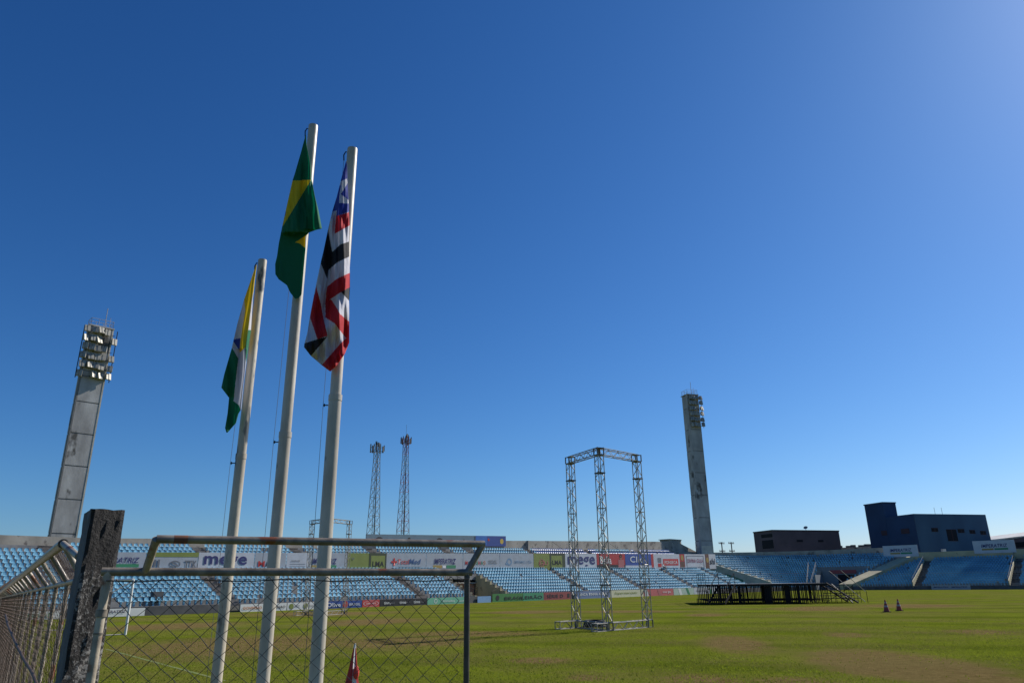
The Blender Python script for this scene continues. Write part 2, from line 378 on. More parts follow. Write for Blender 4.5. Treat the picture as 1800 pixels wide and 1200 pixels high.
# ------------------------------------------------------------------ seats
def seat_profile():
    """one-piece shell seat, origin on the tread under its centre, faces -Y"""
    prof = [(-0.2, 0.36, 0.15), (-0.18, 0.40, 0.17), (0.0, 0.385, 0.175), (0.13, 0.40, 0.175), (0.18, 0.47, 0.175), (0.205, 0.59, 0.17), (0.215, 0.66, 0.145), (0.215, 0.69, 0.09)]
    v, f = [], []
    for (y, z, w) in prof:
        for x, dy, dz in ((-w, -.02, .025), (-w*.55, 0, 0), (w*.55, 0, 0), (w, -.02, .025)):
            v.append((x, y + (dy if z > .45 else 0), z + (dz if z < .45 else 0)))
    n = len(prof)
    for i in range(n-1):
        for j in range(3): f.append((4*i+j, 4*i+j+1, 4*i+4+j+1, 4*i+4+j))
    k = len(v)          # pedestal
    for z in (0.0, 0.39):
        for x, y in ((-.06, -.05), (.06, -.05), (.06, .12), (-.06, .12)): v.append((x, y, z))
    for a in range(4): b_ = (a+1) % 4; f.append((k+a, k+b_, k+4+b_, k+4+a))
    return v, f
SV, SF = seat_profile()
seats = []      # (pos, facing angle, colour, section)
AISLE_LOW = [-3.6, 8.2, 30.2, 60.0, 74.8, 90.8, 105.5]
AISLE_UP = [-3.6, 10.2, 21.1, 31.6, 44.1, 48.8, 61.5, 76.5, 92.0]
def blocked(s, j):
    for a in (AISLE_LOW if j < 9 else AISLE_UP):
        if abs(s-a) < (0.8 if s < 20 else 1.0): return True
    if j < 6 and 36.8 < s < 44.4: return True
    if 6 <= j < 9 and 38.0 < s < 43.6: return True
    return False
angA = math.atan2(dA.y, dA.x); angB = math.atan2(dB.y, dB.x)
for j in range(16):
    s = -16.0
    while s < 113.4 - (0.8*(OFF0+TREAD*j)):
        if not blocked(s, j) and j < (13 if s < -3 else 15):
            royal = j >= 12 and s > 62.5 and not (j == 14 and 79 < s < 90)  # rows whose shade is painted into the seat colour
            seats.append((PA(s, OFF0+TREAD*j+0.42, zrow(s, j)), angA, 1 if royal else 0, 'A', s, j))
        s += 0.5
# corner: ruled between an inner and an outer curve
CB = [PA(120, 0, 0), Vector((58.3, 157.4, 0)), PB(-2, 0, 0)]
CT = [PA(107.4, 14, 0), Vector((57.4, 178.5, 0)), PB(8.4, 14, 0)]
def bez(c, u): return c[0]*(1-u)**2 + c[1]*2*u*(1-u) + c[2]*u*u
def zc(j): return 0.7 + j*0.395
NC = 16
def PC(u, off, z): t = off/14.0; return bez(CB, u).lerp(bez(CT, u), t) + UP*z
for j in range(NC):
    off = OFF0 + TREAD*j + 0.42; u = 0.0; L_ = 0
    pts = [PC(i/400, off, zc(j)) for i in range(401)]; acc = 0.35
    total = sum((pts[i+1]-pts[i]).length for i in range(400)); run = 0; nxt = 0.7
    for i in range(400):
        d = pts[i+1]-pts[i]; run += d.length
        if run >= nxt and run < total-0.6:
            u_ = i/400
            if not (j < 9 and 0.70 < u_ < 0.97):
                seats.append((pts[i], math.atan2(d.y, d.x), 0, 'C', u_, j))
            nxt += 0.5
def zb(j): return 0.7 + j*0.355
AISLE_B = [12.2, 27.6, 43]
for j in range(14):
    s = 1.9 + 10.6*(OFF0+TREAD*j)/14
    while s < 52:
        if not any(abs(s-a) < 0.8 for a in AISLE_B): seats.append((PB(s, OFF0+TREAD*j+.42, zb(j)), angB, 0, 'B', s, j))
        s += 0.5
rs = random.Random(5)
seats = [q for q in seats if rs.random() > 0.014]
def to_px(p):
    d = p - EYE; z = d.dot(fw); return 900 + F_PX*d.dot(CR)/z, 600 - F_PX*d.dot(CU)/z
near = []
for i, q in enumerate(seats):
    x, y = to_px(q[0] + UP*.5)
    if q[3] == 'A' and q[5] < 9 and 232 < x < 548: near.append(((q[0]-EYE).length, i))
near = [i for _, i in sorted(near)][:300]; nset = set(near)
sm = bpy.data.meshes.new('stadium_seat'); sm.from_pydata(SV, [], SF); sm.materials.append(MT['seat'])
first = bpy.data.objects.new('stadium_seat', sm)
for n_, i in enumerate(near):
    q = seats[i]; o = first if n_ == 0 else first.copy()
    col.objects.link(o); o.location = q[0]; o.rotation_euler = (0, 0, q[1] + rs.uniform(-.02, .02))
    row_ = ('front', 'second', 'third', 'fourth', 'fifth', 'sixth', 'seventh', 'eighth', 'ninth')[q[5]]
    blk = 'between goal post and left stairs' if q[4] < 8.2 else 'between left stairs and thickest flagpole'
    tag(o, 'blue seat in the %s row up, %s' % (row_, blk), 'seat', '%s row seats %s' % (row_, blk))
def seat_mass(name, idx, m_, label):
    me = bpy.data.meshes.new(name); V = []; F_ = []
    for i in idx:
        p, a, _, _, _, _ = seats[i]; a += rs.uniform(-.03, .03); c, s_ = math.cos(a), math.sin(a); k = len(V)
        V += [(p.x + x*c - y*s_, p.y + x*s_ + y*c, p.z + z) for x, y, z in SV]
        F_ += [tuple(k+t for t in f) for f in SF]
    me.from_pydata(V, [], F_); me.materials.append(m_); o = bpy.data.objects.new(name, me); col.objects.link(o)
    return tag(o, label, 'seats', kind='stuff')
# every seat beyond the 300 nearest, one object; second colour paints shaded rows
def seat_rest():
    V, F_, MI = [], [], []
    for i, (p, a, cidx, *_r) in enumerate(seats):
        if i in nset: continue
        a += rs.uniform(-.03, .03); c, s_ = math.cos(a), math.sin(a); k = len(V)
        V += [(p.x + x*c - y*s_, p.y + x*s_ + y*c, p.z + z) for x, y, z in SV]
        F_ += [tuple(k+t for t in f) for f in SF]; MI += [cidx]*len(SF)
    me = bpy.data.meshes.new('stadium_seats'); me.from_pydata(V, [], F_); me.materials.append(MT['seat']); me.materials.append(MT['seat_shade'])
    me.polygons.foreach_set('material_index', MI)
    o = bpy.data.objects.new('stadium_seats', me); col.objects.link(o)
    return tag(o, 'blue plastic seats filling the rest of the stands round the pitch', 'seats', kind='stuff')
seat_rest()

# ------------------------------------------------------------------ long grandstand
gs = thing('grandstand', PA(50, 0, 0), 'long concrete grandstand of light blue seats across the pitch, with advertising banners along it', 'grandstand')
SS = [-18 + i*2.0 for i in range(70)]; SS = [s for s in SS if s < 120] + [120]
def s_end(off): return 113.8 - 0.8*off
tb = MB()
def strip(mb, f0, f1, ss, mi=0):
    for a, b_ in zip(ss[:-1], ss[1:]): mb.quad(f0(a), f0(b_), f1(b_), f1(a), mi)
def clip(ss, e): return [s for s in ss if s < e-0.3] + [e]
for j in range(16):
    o0 = OFF0 + TREAD*j; e = s_end(o0); ss = clip(SS, e)
    zp = (lambda s, j=j: zrow(s, j-1)) if j else (lambda s: 0.7)
    segs = [ss]
    if j < 6: segs = [[s for s in ss if s <= 38], [s for s in ss if s >= 44 or s == ss[-1]]]
    for sg in segs:
        if sg[0] < 0 and segs[0] is sg and len(segs) == 2: sg = sg + [38.3]
        elif len(segs) == 2: sg = [43.1] + sg
        strip(tb, lambda s: PA(s, o0, zp(s)), lambda s: PA(s, o0, zrow(s, j)), sg)
        strip(tb, lambda s: PA(s, o0, zrow(s, j)), lambda s: PA(s, o0+TREAD, zrow(s, j)), sg)
tb.build('terrace', MT['terr'], gs)
for a, b_ in ((-18, 38.3), (43.1, 120)):
    fwm = MB(); fwm.frame(PA(a, 0, 0), dA*(b_-a), nA*0.3, UP*0.7); fwm.build('front_wall', MT['basewall'], gs)
def par_top(s):
    if s > 105: return 9.62
    if s < 0: return 6.65
    return zrow(s, 15) + .82 + .0085*s
pm_ = MB()
ps_ = [-18] + [i*3.0 for i in range(-5, 36)] + [107.2]
for a, b_ in zip(ps_[:-1], ps_[1:]):
    o0 = 13.9
    za0, zb0 = zrow(a, 15)-.2, zrow(b_, 15)-.2
    za, zb_ = par_top(a), par_top(b_)
    A1, B1, A2, B2 = PA(a, o0, za), PA(b_, o0, zb_), PA(a, o0+.3, za), PA(b_, o0+.3, zb_)
    pm_.quad(PA(a, o0, za0), PA(b_, o0, zb0), B1, A1); pm_.quad(A1, B1, B2, A2)
    pm_.quad(PA(b_, o0+.3, 0), PA(a, o0+.3, 0), A2, B2)
pm_.build('parapet', MT['conc'], gs)
ew = MB()                       # the wall runs on behind the tower and slopes down
for X in (14.4, 14.7):
    q_ = [PA(107.3, X, 0), PA(118, X, 0), PA(118, X, 7.9), PA(110.6, X, 9.6), PA(107.3, X, 9.6)]
    ew.poly(q_ if X < 14.5 else q_[::-1])
ew.quad(PA(107.3, 14.4, 9.6), PA(110.6, 14.4, 9.6), PA(110.6, 14.7, 9.6), PA(107.3, 14.7, 9.6)); ew.quad(PA(110.6, 14.4, 9.6), PA(118, 14.4, 7.9), PA(118, 14.7, 7.9), PA(110.6, 14.7, 9.6))
ew.build('end_wall', MT['conc'], gs)
cp = MB()
for s in (62.8,): cp.frame(PA(s, 13.6, zrow(s, 15)-.3), dA*.3, nA*.35, UP*(par_top(s)-zrow(s, 15)+.32))
cp.build('buttress', MT['conc'], gs)
hut = MB(); hut.frame(PA(108.2, 14.9, 8.0), dA*4.4, nA*2.4, UP*2.15); hut.frame(PA(108.0, 14.8, 10.16), dA*4.8, nA*2.7, UP*.12)
hut.build('roof_hut', MT['conc'], gs)
def stairs_A(a, j0, j1, w=1.25):
    w = 1.25 if a < 20 else 1.6
    mb = MB()
    for j in range(j0, j1):
        for h in (0, 1):
            o0 = OFF0 + TREAD*j + h*TREAD/2; z0 = zrow(a, j-1) if j else 0.35
            z1 = zrow(a, j); zz = z0 + (z1-z0)*(h+1)/2 if j else 0.7
            if h == 0: mb.frame(PA(a-w/2, o0-.42, z0-.2), dA*w, nA*.42, UP*(.2+(zrow(a, j)-z0)/2))
            mb.frame(PA(a-w/2, o0, z1-.3), dA*w, nA*TREAD/2, UP*.305)
    return mb.build('stair', MT['stair'], gs)
for a in AISLE_LOW: stairs_A(a, 0, 9)
for a in AISLE_UP: stairs_A(a, 9, 16)
# vomitory with cream stepped flank and passage
for sv_, hh_ in ((43.1, .55), (38.0, .1)):
    vm = MB()
    for j in range(6): vm.frame(PA(sv_, OFF0+TREAD*j, 0), dA*.33, nA*TREAD, UP*(zrow(43, j)+hh_))
    vm.build('vomitory_wall', MT['yellow_conc'], gs)
v2 = MB(); v2.frame(PA(38.3, 5.6, 0), dA*4.8, nA*.25, UP*2.1); v2.build('passage_wall', flat('salmon wall', (0.5, 0.26, 0.18)), gs)
v2 = MB(); v2.frame(PA(40.6, 5.5, 0), dA*1.1, nA*.1, UP*1.9); v2.build('door', flat('orange brown door', (0.32, 0.13, 0.05)), gs)
v2 = MB(); v2.frame(PA(38.0, 5.2, 2.12), dA*5.4, nA*.9, UP*.2); v2.build('lintel', MT['conc'], gs)
rl = MB()
def rail(mb, pts, h=1.0, step=1.5, r=0.025, mid=True):
    pts = [Vector(p) for p in pts]
    for a, b_ in zip(pts[:-1], pts[1:]):
        mb.tube(a+UP*h, b_+UP*h, r, 5)
        if mid: mb.tube(a+UP*h*.5, b_+UP*h*.5, r*.8, 5)
        n = max(1, int((b_-a).length/step))
        for i in range(n+1): p = a.lerp(b_, i/n); mb.tube(p, p+UP*h, r, 5)
rail(rl, [PA(38.0, 5.5, 2.3), PA(43.4, 5.5, 2.3)]); rail(rl, [PA(38.1, 0, .7), PA(38.1, 5.2, 2.6)]); rail(rl, [PA(43.5, 0.2, 1.2), PA(40.5, 0, .2)], mid=False)
rail(rl, [PA(33.5, .1, .72), PA(38, .1, .72)], h=.9)
rl.build('railing', MT['black'], gs)
for s in (75.6, 91.6, 106.2, 61.0):
    r_ = MB(); rail(r_, [PA(s, .3, zrow(s, 0)), PA(s, 7.6, zrow(s, 8)+.3)], h=.85, step=2.4, r=.018, mid=False); r_.build('handrail', MT['black'], gs)
for s in (68.5, 84.3):
    r_ = MB(); rail(r_, [PA(s, 9.5, zrow(s, 11)), PA(s+.2, 13.6, zrow(s, 15)+.4)], h=.9, step=2, r=.025, mid=False); r_.build('handrail', MT['black'], gs)
# thin pole rail that holds up the banners
s = 0.0
while s < 112:
    br = MB(); br.tube(PA(s, 7.72, zrow(s, 8)), PA(s, 7.72, 4.9+.0178*s), .035, 5); br.build('banner_post', MT['steel'], gs); s += 8.0

# ------------------------------------------------------------------ corner grandstand
gc = thing('grandstand', bez(CB, .5), 'curved corner grandstand of light blue seats behind the black stage', 'grandstand')
US = [i/40 for i in range(41)]
tb = MB()
for j in range(NC):
    o0 = OFF0+TREAD*j
    for a, b_ in zip(US[:-1], US[1:]):
        if j < 9 and 0.72 < (a+b_)/2 < 0.96: continue
        z0 = zc(j-1) if j else 0.7
        tb.quad(PC(a, o0, z0), PC(b_, o0, z0), PC(b_, o0, zc(j)), PC(a, o0, zc(j)))
        tb.quad(PC(a, o0, zc(j)), PC(b_, o0, zc(j)), PC(b_, o0+TREAD, zc(j)), PC(a, o0+TREAD, zc(j)))
tb.build('terrace', MT['terr'], gc)
fb = MB(); pp = MB()
for a, b_ in zip(US[:-1], US[1:]):
    z0 = 0.7 if not (0.72 < (a+b_)/2 < 0.96) else 0.0
    if z0: fb.quad(PC(a, 0, 0), PC(b_, 0, 0), PC(b_, 0, .7), PC(a, 0, .7)); fb.quad(PC(a, 0, .7), PC(b_, 0, .7), PC(b_, .3, .7), PC(a, .3, .7))
    t0 = 7.85 + .65*max(0, a-.2); t1 = 7.85 + .65*max(0, b_-.2)
    pp.quad(PC(a, 13.9, zc(15)-.3), PC(b_, 13.9, zc(15)-.3), PC(b_, 13.9, t1), PC(a, 13.9, t0))
    pp.quad(PC(a, 13.9, t0), PC(b_, 13.9, t1), PC(b_, 14.2, t1), PC(a, 14.2, t0))
    pp.quad(PC(b_, 14.2, 0), PC(a, 14.2, 0), PC(a, 14.2, t0), PC(b_, 14.2, t1))
fb.build('front_wall', MT['basewall'], gc); pp.build('parapet', MT['conc'], gc)
# flank wall and stepped ramp on the left
def slab(mb, p, q, z0p, z0q, z1p, z1q, th, side):
    p, q = Vector((p.x, p.y, 0)), Vector((q.x, q.y, 0)); t = side.normalized()*th
    a, b_, c, d = p+UP*z0p, q+UP*z0q, q+UP*z1q, p+UP*z1p
    for X in (0, 1):
        pts = [v + t*X for v in (a, b_, c, d)]
        mb.poly(pts if X == 0 else pts[::-1])
    pa_ = [a, b_, c, d]
    for i in range(4):
        u, v = pa_[i], pa_[(i+1) % 4]; mb.quad(u, u+t, v+t, v)
w = MB(); side = PC(.05, 7, 0)-PC(0, 7, 0)
slab(w, PC(0, 9.0, 0), PC(0, 0, 0), 2.4, 0, 5.6, 1.75, .35, side); w.build('flank_wall', MT['green_conc'], gc)
w = MB()
for i in range(9):
    o = 0.5 + i*.95; q = PC(0, o, 1.85 + i*.42)
    w.frame(q + side.normalized()*.36, side.normalized()*1.3, (PC(0, 10, 0)-PC(0, 0, 0)).normalized()*.5, UP*.3)
w.build('stair', MT['conc'], gc)
w = MB(); q = PC(0, 5.2, 2.4); dd = (PC(0, 4, 1.9)-PC(0, 6.6, 3.2)); w.frame(PC(0, 6.6, 2.75) - side.normalized()*.04, dd, UP*.75, side.normalized()*.03)
w.build('wall_panel', flat('green panel', (0.06, 0.2, 0.12)), gc)
w = MB(); rail(w, [PC(0, 12.6, 6.0), PC(0, 9.2, 5.6), PC(0, 0.4, 1.8)], h=.75, step=1.2, r=.022)
w.build('railing', MT['steel'], gc)
# cream divider wall with the right-hand stand
w = MB(); slab(w, PC(1, 14.1, 0), PC(1, 0.0, 0), 0, 0, 7.0, 1.15, 2.6, dB); w.build('divider_wall', MT['yellow_conc'], gc)
# tunnel
w = MB()
PT0, PT1 = PC(.72, 7.5, 0), PC(.96, 7.5, 0)
w.frame(PT0, PT1-PT0, nB*.3, UP*4.5); w.frame(PC(.72, 0, 0), PT0-PC(.72, 0, 0), dB*.25, UP*3.0); w.build('tunnel_wall', flat('shaded grey blue wall', (0.16, 0.19, 0.22)), gc)  # walls coloured plain grey blue
w = MB(); w.frame(PT0.lerp(PT1, .35)-nB*.05, (PT1-PT0)*.5, nB*.04, UP*3.0); w.build('tunnel_shade', MT['winglass'], gc)  # dark sheet painting the shade inside the tunnel opening
w = MB(); w.frame(PT0.lerp(PT1, .2)-nB*.12, (PT1-PT0)*.55, nB*.06, UP*.7)
for v in w.v: v.z += 3.2
w.build('tunnel_sign', flat('maroon sign', (0.28, 0.05, 0.06)), gc)
w = MB(); rail(w, [PC(.66, .2, .7), PC(.70, 7.2, 4.6)], h=1.0, step=1.2, r=.03); rail(w, [PC(.61, .2, .7), PC(.655, 7.2, 4.6)], h=1.0, step=1.2, r=.03); w.build('railing', MT['steel'], gc)

# ------------------------------------------------------------------ right-hand grandstand
gr = thing('grandstand', PB(25, 0, 0), 'blue seated grandstand with cream parapet at the far right', 'grandstand')
tb = MB()
for j in range(14):
    o0 = OFF0+TREAD*j; z0 = zb(j-1) if j else .7; s0 = -2+10.4*o0/14+3.1
    tb.quad(PB(s0, o0, z0), PB(56, o0, z0), PB(56, o0, zb(j)), PB(s0, o0, zb(j)))
    tb.quad(PB(s0, o0, zb(j)), PB(56, o0, zb(j)), PB(56, o0+TREAD, zb(j)), PB(s0, o0+TREAD, zb(j)))
tb.build('terrace', MT['terr'], gr)
w = MB(); w.frame(PB(-1, 0, 0), dB*57, nB*.3, UP*.7); w.build('front_wall', MT['basewall'], gr)
w = MB(); w.frame(PB(9, 12.3, 4.9), dB*47, nB*.3, UP*2.15); w.frame(PB(9, 12.6, 0), dB*47, nB*.3, UP*7.05); w.build('parapet', MT['yellow_conc'], gr)
for a in AISLE_B:
    w = MB()
    for j in range(14):
        for h in (0, 1): w.frame(PB(a-.62, OFF0+TREAD*(j+.5*h), zb(j)-.3), dB*1.24, nB*.42, UP*.305)
    w.build('stair', MT['stair'], gr)
    w = MB(); slab(w, PB(a-.75, 12.2, 0), PB(a-.75, 0, 0), 5, .4, 5.75, 1.45, .16, dB); w.build('aisle_wall', MT['yellow_conc'], gr)
    w = MB(); rail(w, [PB(a-.7, .2, .9), PB(a-.7, 12, 5.4)], h=1.1, step=2.4, r=.03, mid=False); w.build('handrail', MT['joint'], gr)
w = MB()
for z in (2.9, 2.5): w.tube(PB(-1, 4.6, z), PB(52, 4.6, z), .02, 5)
s = 0
while s < 52: w.tube(PB(s, 4.6, zb(4)), PB(s, 4.6, 2.92), .02, 5); s += 2.5
w.build('safety_rail', MT['steel'], gr)

# ------------------------------------------------------------------ banners on the long stand
WHITEB = flat('banner vinyl white', (0.5, 0.52, 0.56)); GREYB = flat('banner vinyl grey', (0.36, 0.39, 0.43)); NAVYI = flat('navy ink', (0.02, 0.025, 0.14))
GREENI = flat('green ink', (0.03, 0.22, 0.1)); GOLDI = flat('gold ink', (0.35, 0.24, 0.06)); REDI = flat('red ink', (0.5, 0.03, 0.03)); OLIVE = flat('olive vinyl', (0.2, 0.24, 0.05))
BLACKI = flat('black ink', (0.015, 0.015, 0.02)); LBLUEI = flat('pale blue ink', (0.16, 0.27, 0.4)); GREYI = flat('grey ink', (0.14, 0.15, 0.17)); PINKI = flat('pink ink', (0.42, 0.13, 0.13))
DKGREEN = flat('dark olive vinyl', (0.04, 0.055, 0.025)); WHITEI = flat('white ink', (0.72, 0.72, 0.7)); BLUEV = flat('blue vinyl', (0.02, 0.07, 0.3)); REDV = flat('red vinyl', (0.42, 0.03, 0.03))
def bz0(s): return 3.62 + (0.0 if s < 30 else (s-30)*0.0088)
def bz1(s): return 5.12 + s*0.0178
class Board:
    """a flat printed board; u runs 0..1 to the right, v 0..1 upward"""
    def __init__(self, name, P, s0, s1, off, z0, z1, m_, label, cat, group, th=.05, right=dA, out=nA):
        self.P, self.s0, self.s1, self.off, self.z0, self.z1, self.right, self.out = P, s0, s1, off, z0, z1, right, out
        self.t = thing(name, P(s0, off, z0(s0)), label, cat, group)
        mb = MB(); a, b_ = s0+.04, s1-.04
        q = [P(a, off, z0(a)), P(b_, off, z0(b_)), P(b_, off, z1(b_)), P(a, off, z1(a))]
        mb.poly(q[::1]); mb.poly([v + out*th for v in q][::-1])
        for i in range(4): mb.quad(q[i], q[(i+1) % 4], q[(i+1) % 4]+out*th, q[i]+out*th)
        mb.build('panel', m_, self.t); self.lift = .012
    def pt(self, u, v, d):
        s = self.s0 + (self.s1-self.s0)*u; return self.P(s, self.off-d, self.z0(s) + (self.z1(s)-self.z0(s))*v)
    def text(self, txt, u0, u1, v0, v1, m_, shear=0, bold=.02, d=.03):
        o = self.pt(u0, v0, d); r = self.pt(u1, v0, d)-o; h = (self.pt(u0, v1, d)-o).length
        lettering(txt, o, r, UP, h, r.length, m_, self.t, shear, bold)
    def patch(self, u0, u1, v0, v1, m_, name='printed_patch', d=None, skew=0):
        d = self.lift if d is None else d; self.lift += .003
        mb = MB(); mb.poly([self.pt(u0, v0, d), self.pt(u1, v0, d), self.pt(u1+skew, v1, d), self.pt(u0+skew, v1, d)]); mb.build(name, m_, self.t)
    def disc(self, u, v, r, m_, ring=0, sy=1.0, name='logo', d=None):
        d = self.lift if d is None else d; self.lift += .003
        mb = MB(); c = self.pt(u, v, d); n = 20; e = (self.pt(u+.1, v, d)-c).normalized()
        P_ = [c + e*math.cos(2*math.pi*i/n)*r + UP*math.sin(2*math.pi*i/n)*r*sy for i in range(n)]
        if ring:
            Q = [c + (p-c)*(1-ring) for p in P_]
            for i in range(n): mb.quad(P_[i], P_[(i+1) % n], Q[(i+1) % n], Q[i])
        else: mb.poly(P_)
        mb.build(name, m_, self.t)
GB = 'advertising banners along the middle of the long stand'
def ban(s0, s1, m_, label): return Board('advertising_banner', PA, s0, s1, 7.55, bz0, bz1, m_, label, 'banner', GB)
def imper(b, u0=.12, u1=.88, v0=.4, v1=.72):
    b.text('IMPERATRIZ', u0, u1, v0, v1, NAVYI, .25, .035)
    b.patch(u0-.02, u0+.22, v0-.24, v0-.06, GOLDI); b.patch(u0+.34, u1, v0-.24, v0-.06, GREENI); b.patch(u0+.235, u0+.325, v0-.22, v0-.08, WHITEI)
b = ban(-1.5, 3.1, GREYB, 'grey IMPERATRIZ banner just right of the charred fence post'); imper(b)
b = ban(3.1, 7.9, GREYB, 'banner with olive top band and a grey oval S emblem'); b.patch(0, 1, .74, 1, OLIVE); b.disc(.55, .34, .52, GREYI, .14, .62); b.text('S', .48, .62, .18, .52, GREYI); b.text('III', .08, .26, .1, .6, GREYI, 0, .06); b.text('TTK', .74, .98, .1, .55, GREYI, 0, .06)
b = ban(7.9, 13.7, WHITEB, 'white banner with navy rounded word mege, the left one of two'); b.text('mege', .1, .86, .12, .82, NAVYI, 0, .045)
b = ban(13.7, 17.3, GREYB, 'grey banner with red and black letters MARC'); b.text('M', .12, .32, .22, .54, REDI, 0, .05); b.text('ARC', .34, .8, .22, .54, BLACKI, 0, .05)
b = ban(17.3, 20.0, WHITEB, 'narrow pale banner with small grey lines of text between two flagpoles'); b.text('ANDRADE', .2, .6, .5, .6, GREYI); b.patch(.15, .85, .36, .38, GREYI); b.patch(.15, .85, .24, .26, GREYI)
b = ban(20.0, 24.9, GREYB, 'grey IMPERATRIZ banner behind the thickest flagpole'); imper(b, .08, .72, .38, .7)
b = ban(24.9, 30.4, OLIVE, 'olive banner with dark marks, left of the TotalMed banner'); b.patch(.55, 1, 0, 1, DKGREEN); b.patch(.6, .96, .12, .86, OLIVE); b.text('LMA', .64, .94, .25, .55, BLACKI, 0, .05); b.text('V', .1, .18, .6, .76, GREYI)
b = ban(30.4, 36.6, GREYB, 'grey TotalMed banner with a red and navy cross'); b.text('+', .12, .26, .3, .72, REDI, 0, .07); b.text('Total', .28, .56, .38, .66, REDI, .2, .02); b.text('Med', .56, .86, .38, .68, flat('teal navy ink', (.04, .1, .24)), .2, .035); b.patch(.28, .86, .22, .25, GREYI)
b = ban(36.6, 42.9, GREYB, 'grey IMPERATRIZ banner right of the TotalMed banner'); imper(b, .2, .8, .38, .7)
b = ban(42.9, 49.9, GREYB, 'grey banner with coloured letters and the word SEDEL')
u = .06
for ch, cm in zip('MARANHAO', (REDI, BLACKI, GOLDI, NAVYI, GREENI, REDI, GREENI, flat('orange ink', (.5, .16, .02)))):
    b.text(ch, u, u+.058, .34, .56, cm, 0, .05); u += .068
b.text('SEDEL', .68, .92, .4, .6, GREYI, 0, .02)
b = ban(49.9, 57.0, GREYB, 'grey banner with faint pale blue emblem and lettering'); b.disc(.27, .5, .55, LBLUEI, .4, .9); b.disc(.2, .4, .3, LBLUEI, 0, .6); b.text('IMPERMAC LTDA', .42, .94, .42, .58, LBLUEI)
b = ban(57.0, 64.3, OLIVE, 'olive green banner with a pink oval logo beside the white mege banner'); b.patch(.5, 1, 0, 1, DKGREEN); b.patch(.55, .9, .15, .88, OLIVE); b.disc(.24, .42, .62, PINKI, .18, .9); b.text('GU', .18, .44, .3, .55, PINKI); b.text('LMA', .58, .88, .32, .6, BLACKI, 0, .05)
b = ban(64.3, 72.4, WHITEB, 'white navy lettered mege banner behind the left leg of the near truss'); b.text('mege', .08, .94, .12, .84, NAVYI, 0, .045)
b = ban(72.4, 80.5, REDV, 'red and black banner with white words behind the middle truss leg'); b.patch(0, 1, 0, .3, BLACKI); b.text('Bella', .12, .5, .35, .85, WHITEI, 0, .02); b.disc(.84, .74, .35, flat('skin ink', (.3, .12, .07))); b.patch(.74, .95, .12, .62, PINKI); b.disc(.84, .86, .38, BLACKI, .5, .7)
b = ban(80.5, 88.6, BLUEV, 'blue banner with the word Clic over a white strip'); b.text('Clic', .18, .66, .45, .85, WHITEI, 0, .02); b.patch(0, 1, 0, .26, WHITEB)
b = ban(88.6, 98.5, WHITEB, 'white banner with red edge and a red FONSECA box'); b.patch(0, .08, 0, 1, REDV); b.patch(.4, .94, .25, .68, REDI); b.text('FONSECA', .45, .9, .34, .56, WHITEI, 0, .02); b.patch(.22, .34, .15, .38, REDI); b.patch(.22, .34, .45, .75, GREYI)
b = ban(98.5, 100.3, REDV, 'narrow banner with a red and brown picture beside DIVINA GULA'); b.disc(.5, .75, .5, GOLDI); b.patch(.1, .9, .1, .5, flat('brown ink', (.12, .05, .03)))
b = ban(100.3, 108.3, WHITEB, 'white DIVINA GULA banner with thin grey frame')
for q in ((.08, .92, .86, .9), (.08, .92, .1, .14), (.08, .1, .1, .9), (.9, .92, .1, .9)): b.patch(*q, GREYI)
b.text('DIVINA GULA', .13, .88, .42, .68, flat('wine ink', (.25, .04, .1)), 0, .03)
b = ban(108.3, 112.6, WHITEB, 'white shi banner with a dark picture at the foot of the far tower'); b.patch(0, .35, 0, 1, flat('brown ink', (.12, .05, .03))); b.disc(.2, .6, .5, GOLDI); b.text('shi', .4, .92, .3, .72, BLACKI, .15, .05)

# boards along the foot of the stand
GL = 'advertising boards along the edge of the pitch'
def low(s0, s1, m_, label, h=.62, zb_=.0): 
    k = lambda s: zb_; t = lambda s: zb_ + h + .002*s
    return Board('advertising_board', PA, s0, s1, -.14, k, t, m_, label, 'advertising board', GL)
b = Board('advertising_board', PA, -3.4, .25, -1.1, lambda s: .05, lambda s: .62, WHITEI, 'small white IMPERATRIZ board at pitch level by the left goal post', 'advertising board', GL); b.text('IMPERATRIZ', .1, .6, .45, .8, NAVYI, .2, .04); b.text('IMPERATRIZ', .1, .6, .45, .8, NAVYI, .2, .04)
b = Board('advertising_board', PA, -8.4, -5.6, -1.1, lambda s: .05, lambda s: .62, WHITEI, 'white board with green lettering seen through the left fence', 'advertising board', GL); b.text('GOL', .2, .8, .25, .75, GREENI, 0, .05)
b = low(8.6, 13.2, WHITEI, 'white board with GOVERNO MARANHAO lettering between the left flagpoles'); b.text('GOVERNO', .06, .45, .3, .65, flat('orange ink', (.5, .16, .02)), 0, .05); b.text('MARANHAO', .52, .96, .3, .65, BLACKI, 0, .05)
b = low(13.2, 16.2, WHITEI, 'white board with two olive squares behind the middle flagpole')
for u in (.05, .55): b.disc(u+.1, .5, .24, OLIVE); b.patch(u+.2, u+.4, .55, .6, GREYI); b.patch(u+.2, u+.4, .35, .4, GREYI)
b = low(17.0, 19.4, BLUEV, 'short blue board with white lettering beside the thickest flagpole'); b.text('Olive', .2, .85, .2, .8, WHITEI, 0, .04)
b = low(19.4, 21.6, BLUEV, 'blue board with a red oval at its left end'); b.disc(.1, .5, .3, REDI); b.text('BRASIL', .3, .9, .3, .65, WHITEI)
b = low(21.6, 23.8, flat('bright red vinyl', (.55, .05, .05)), 'red board with white ring, left of the black boards'); b.disc(.5, .5, .95, WHITEI, .06, .28); b.text('COPA NORTE', .22, .78, .38, .62, WHITEI)
b = low(23.8, 30.2, BLACKI, 'long black board with three white words')
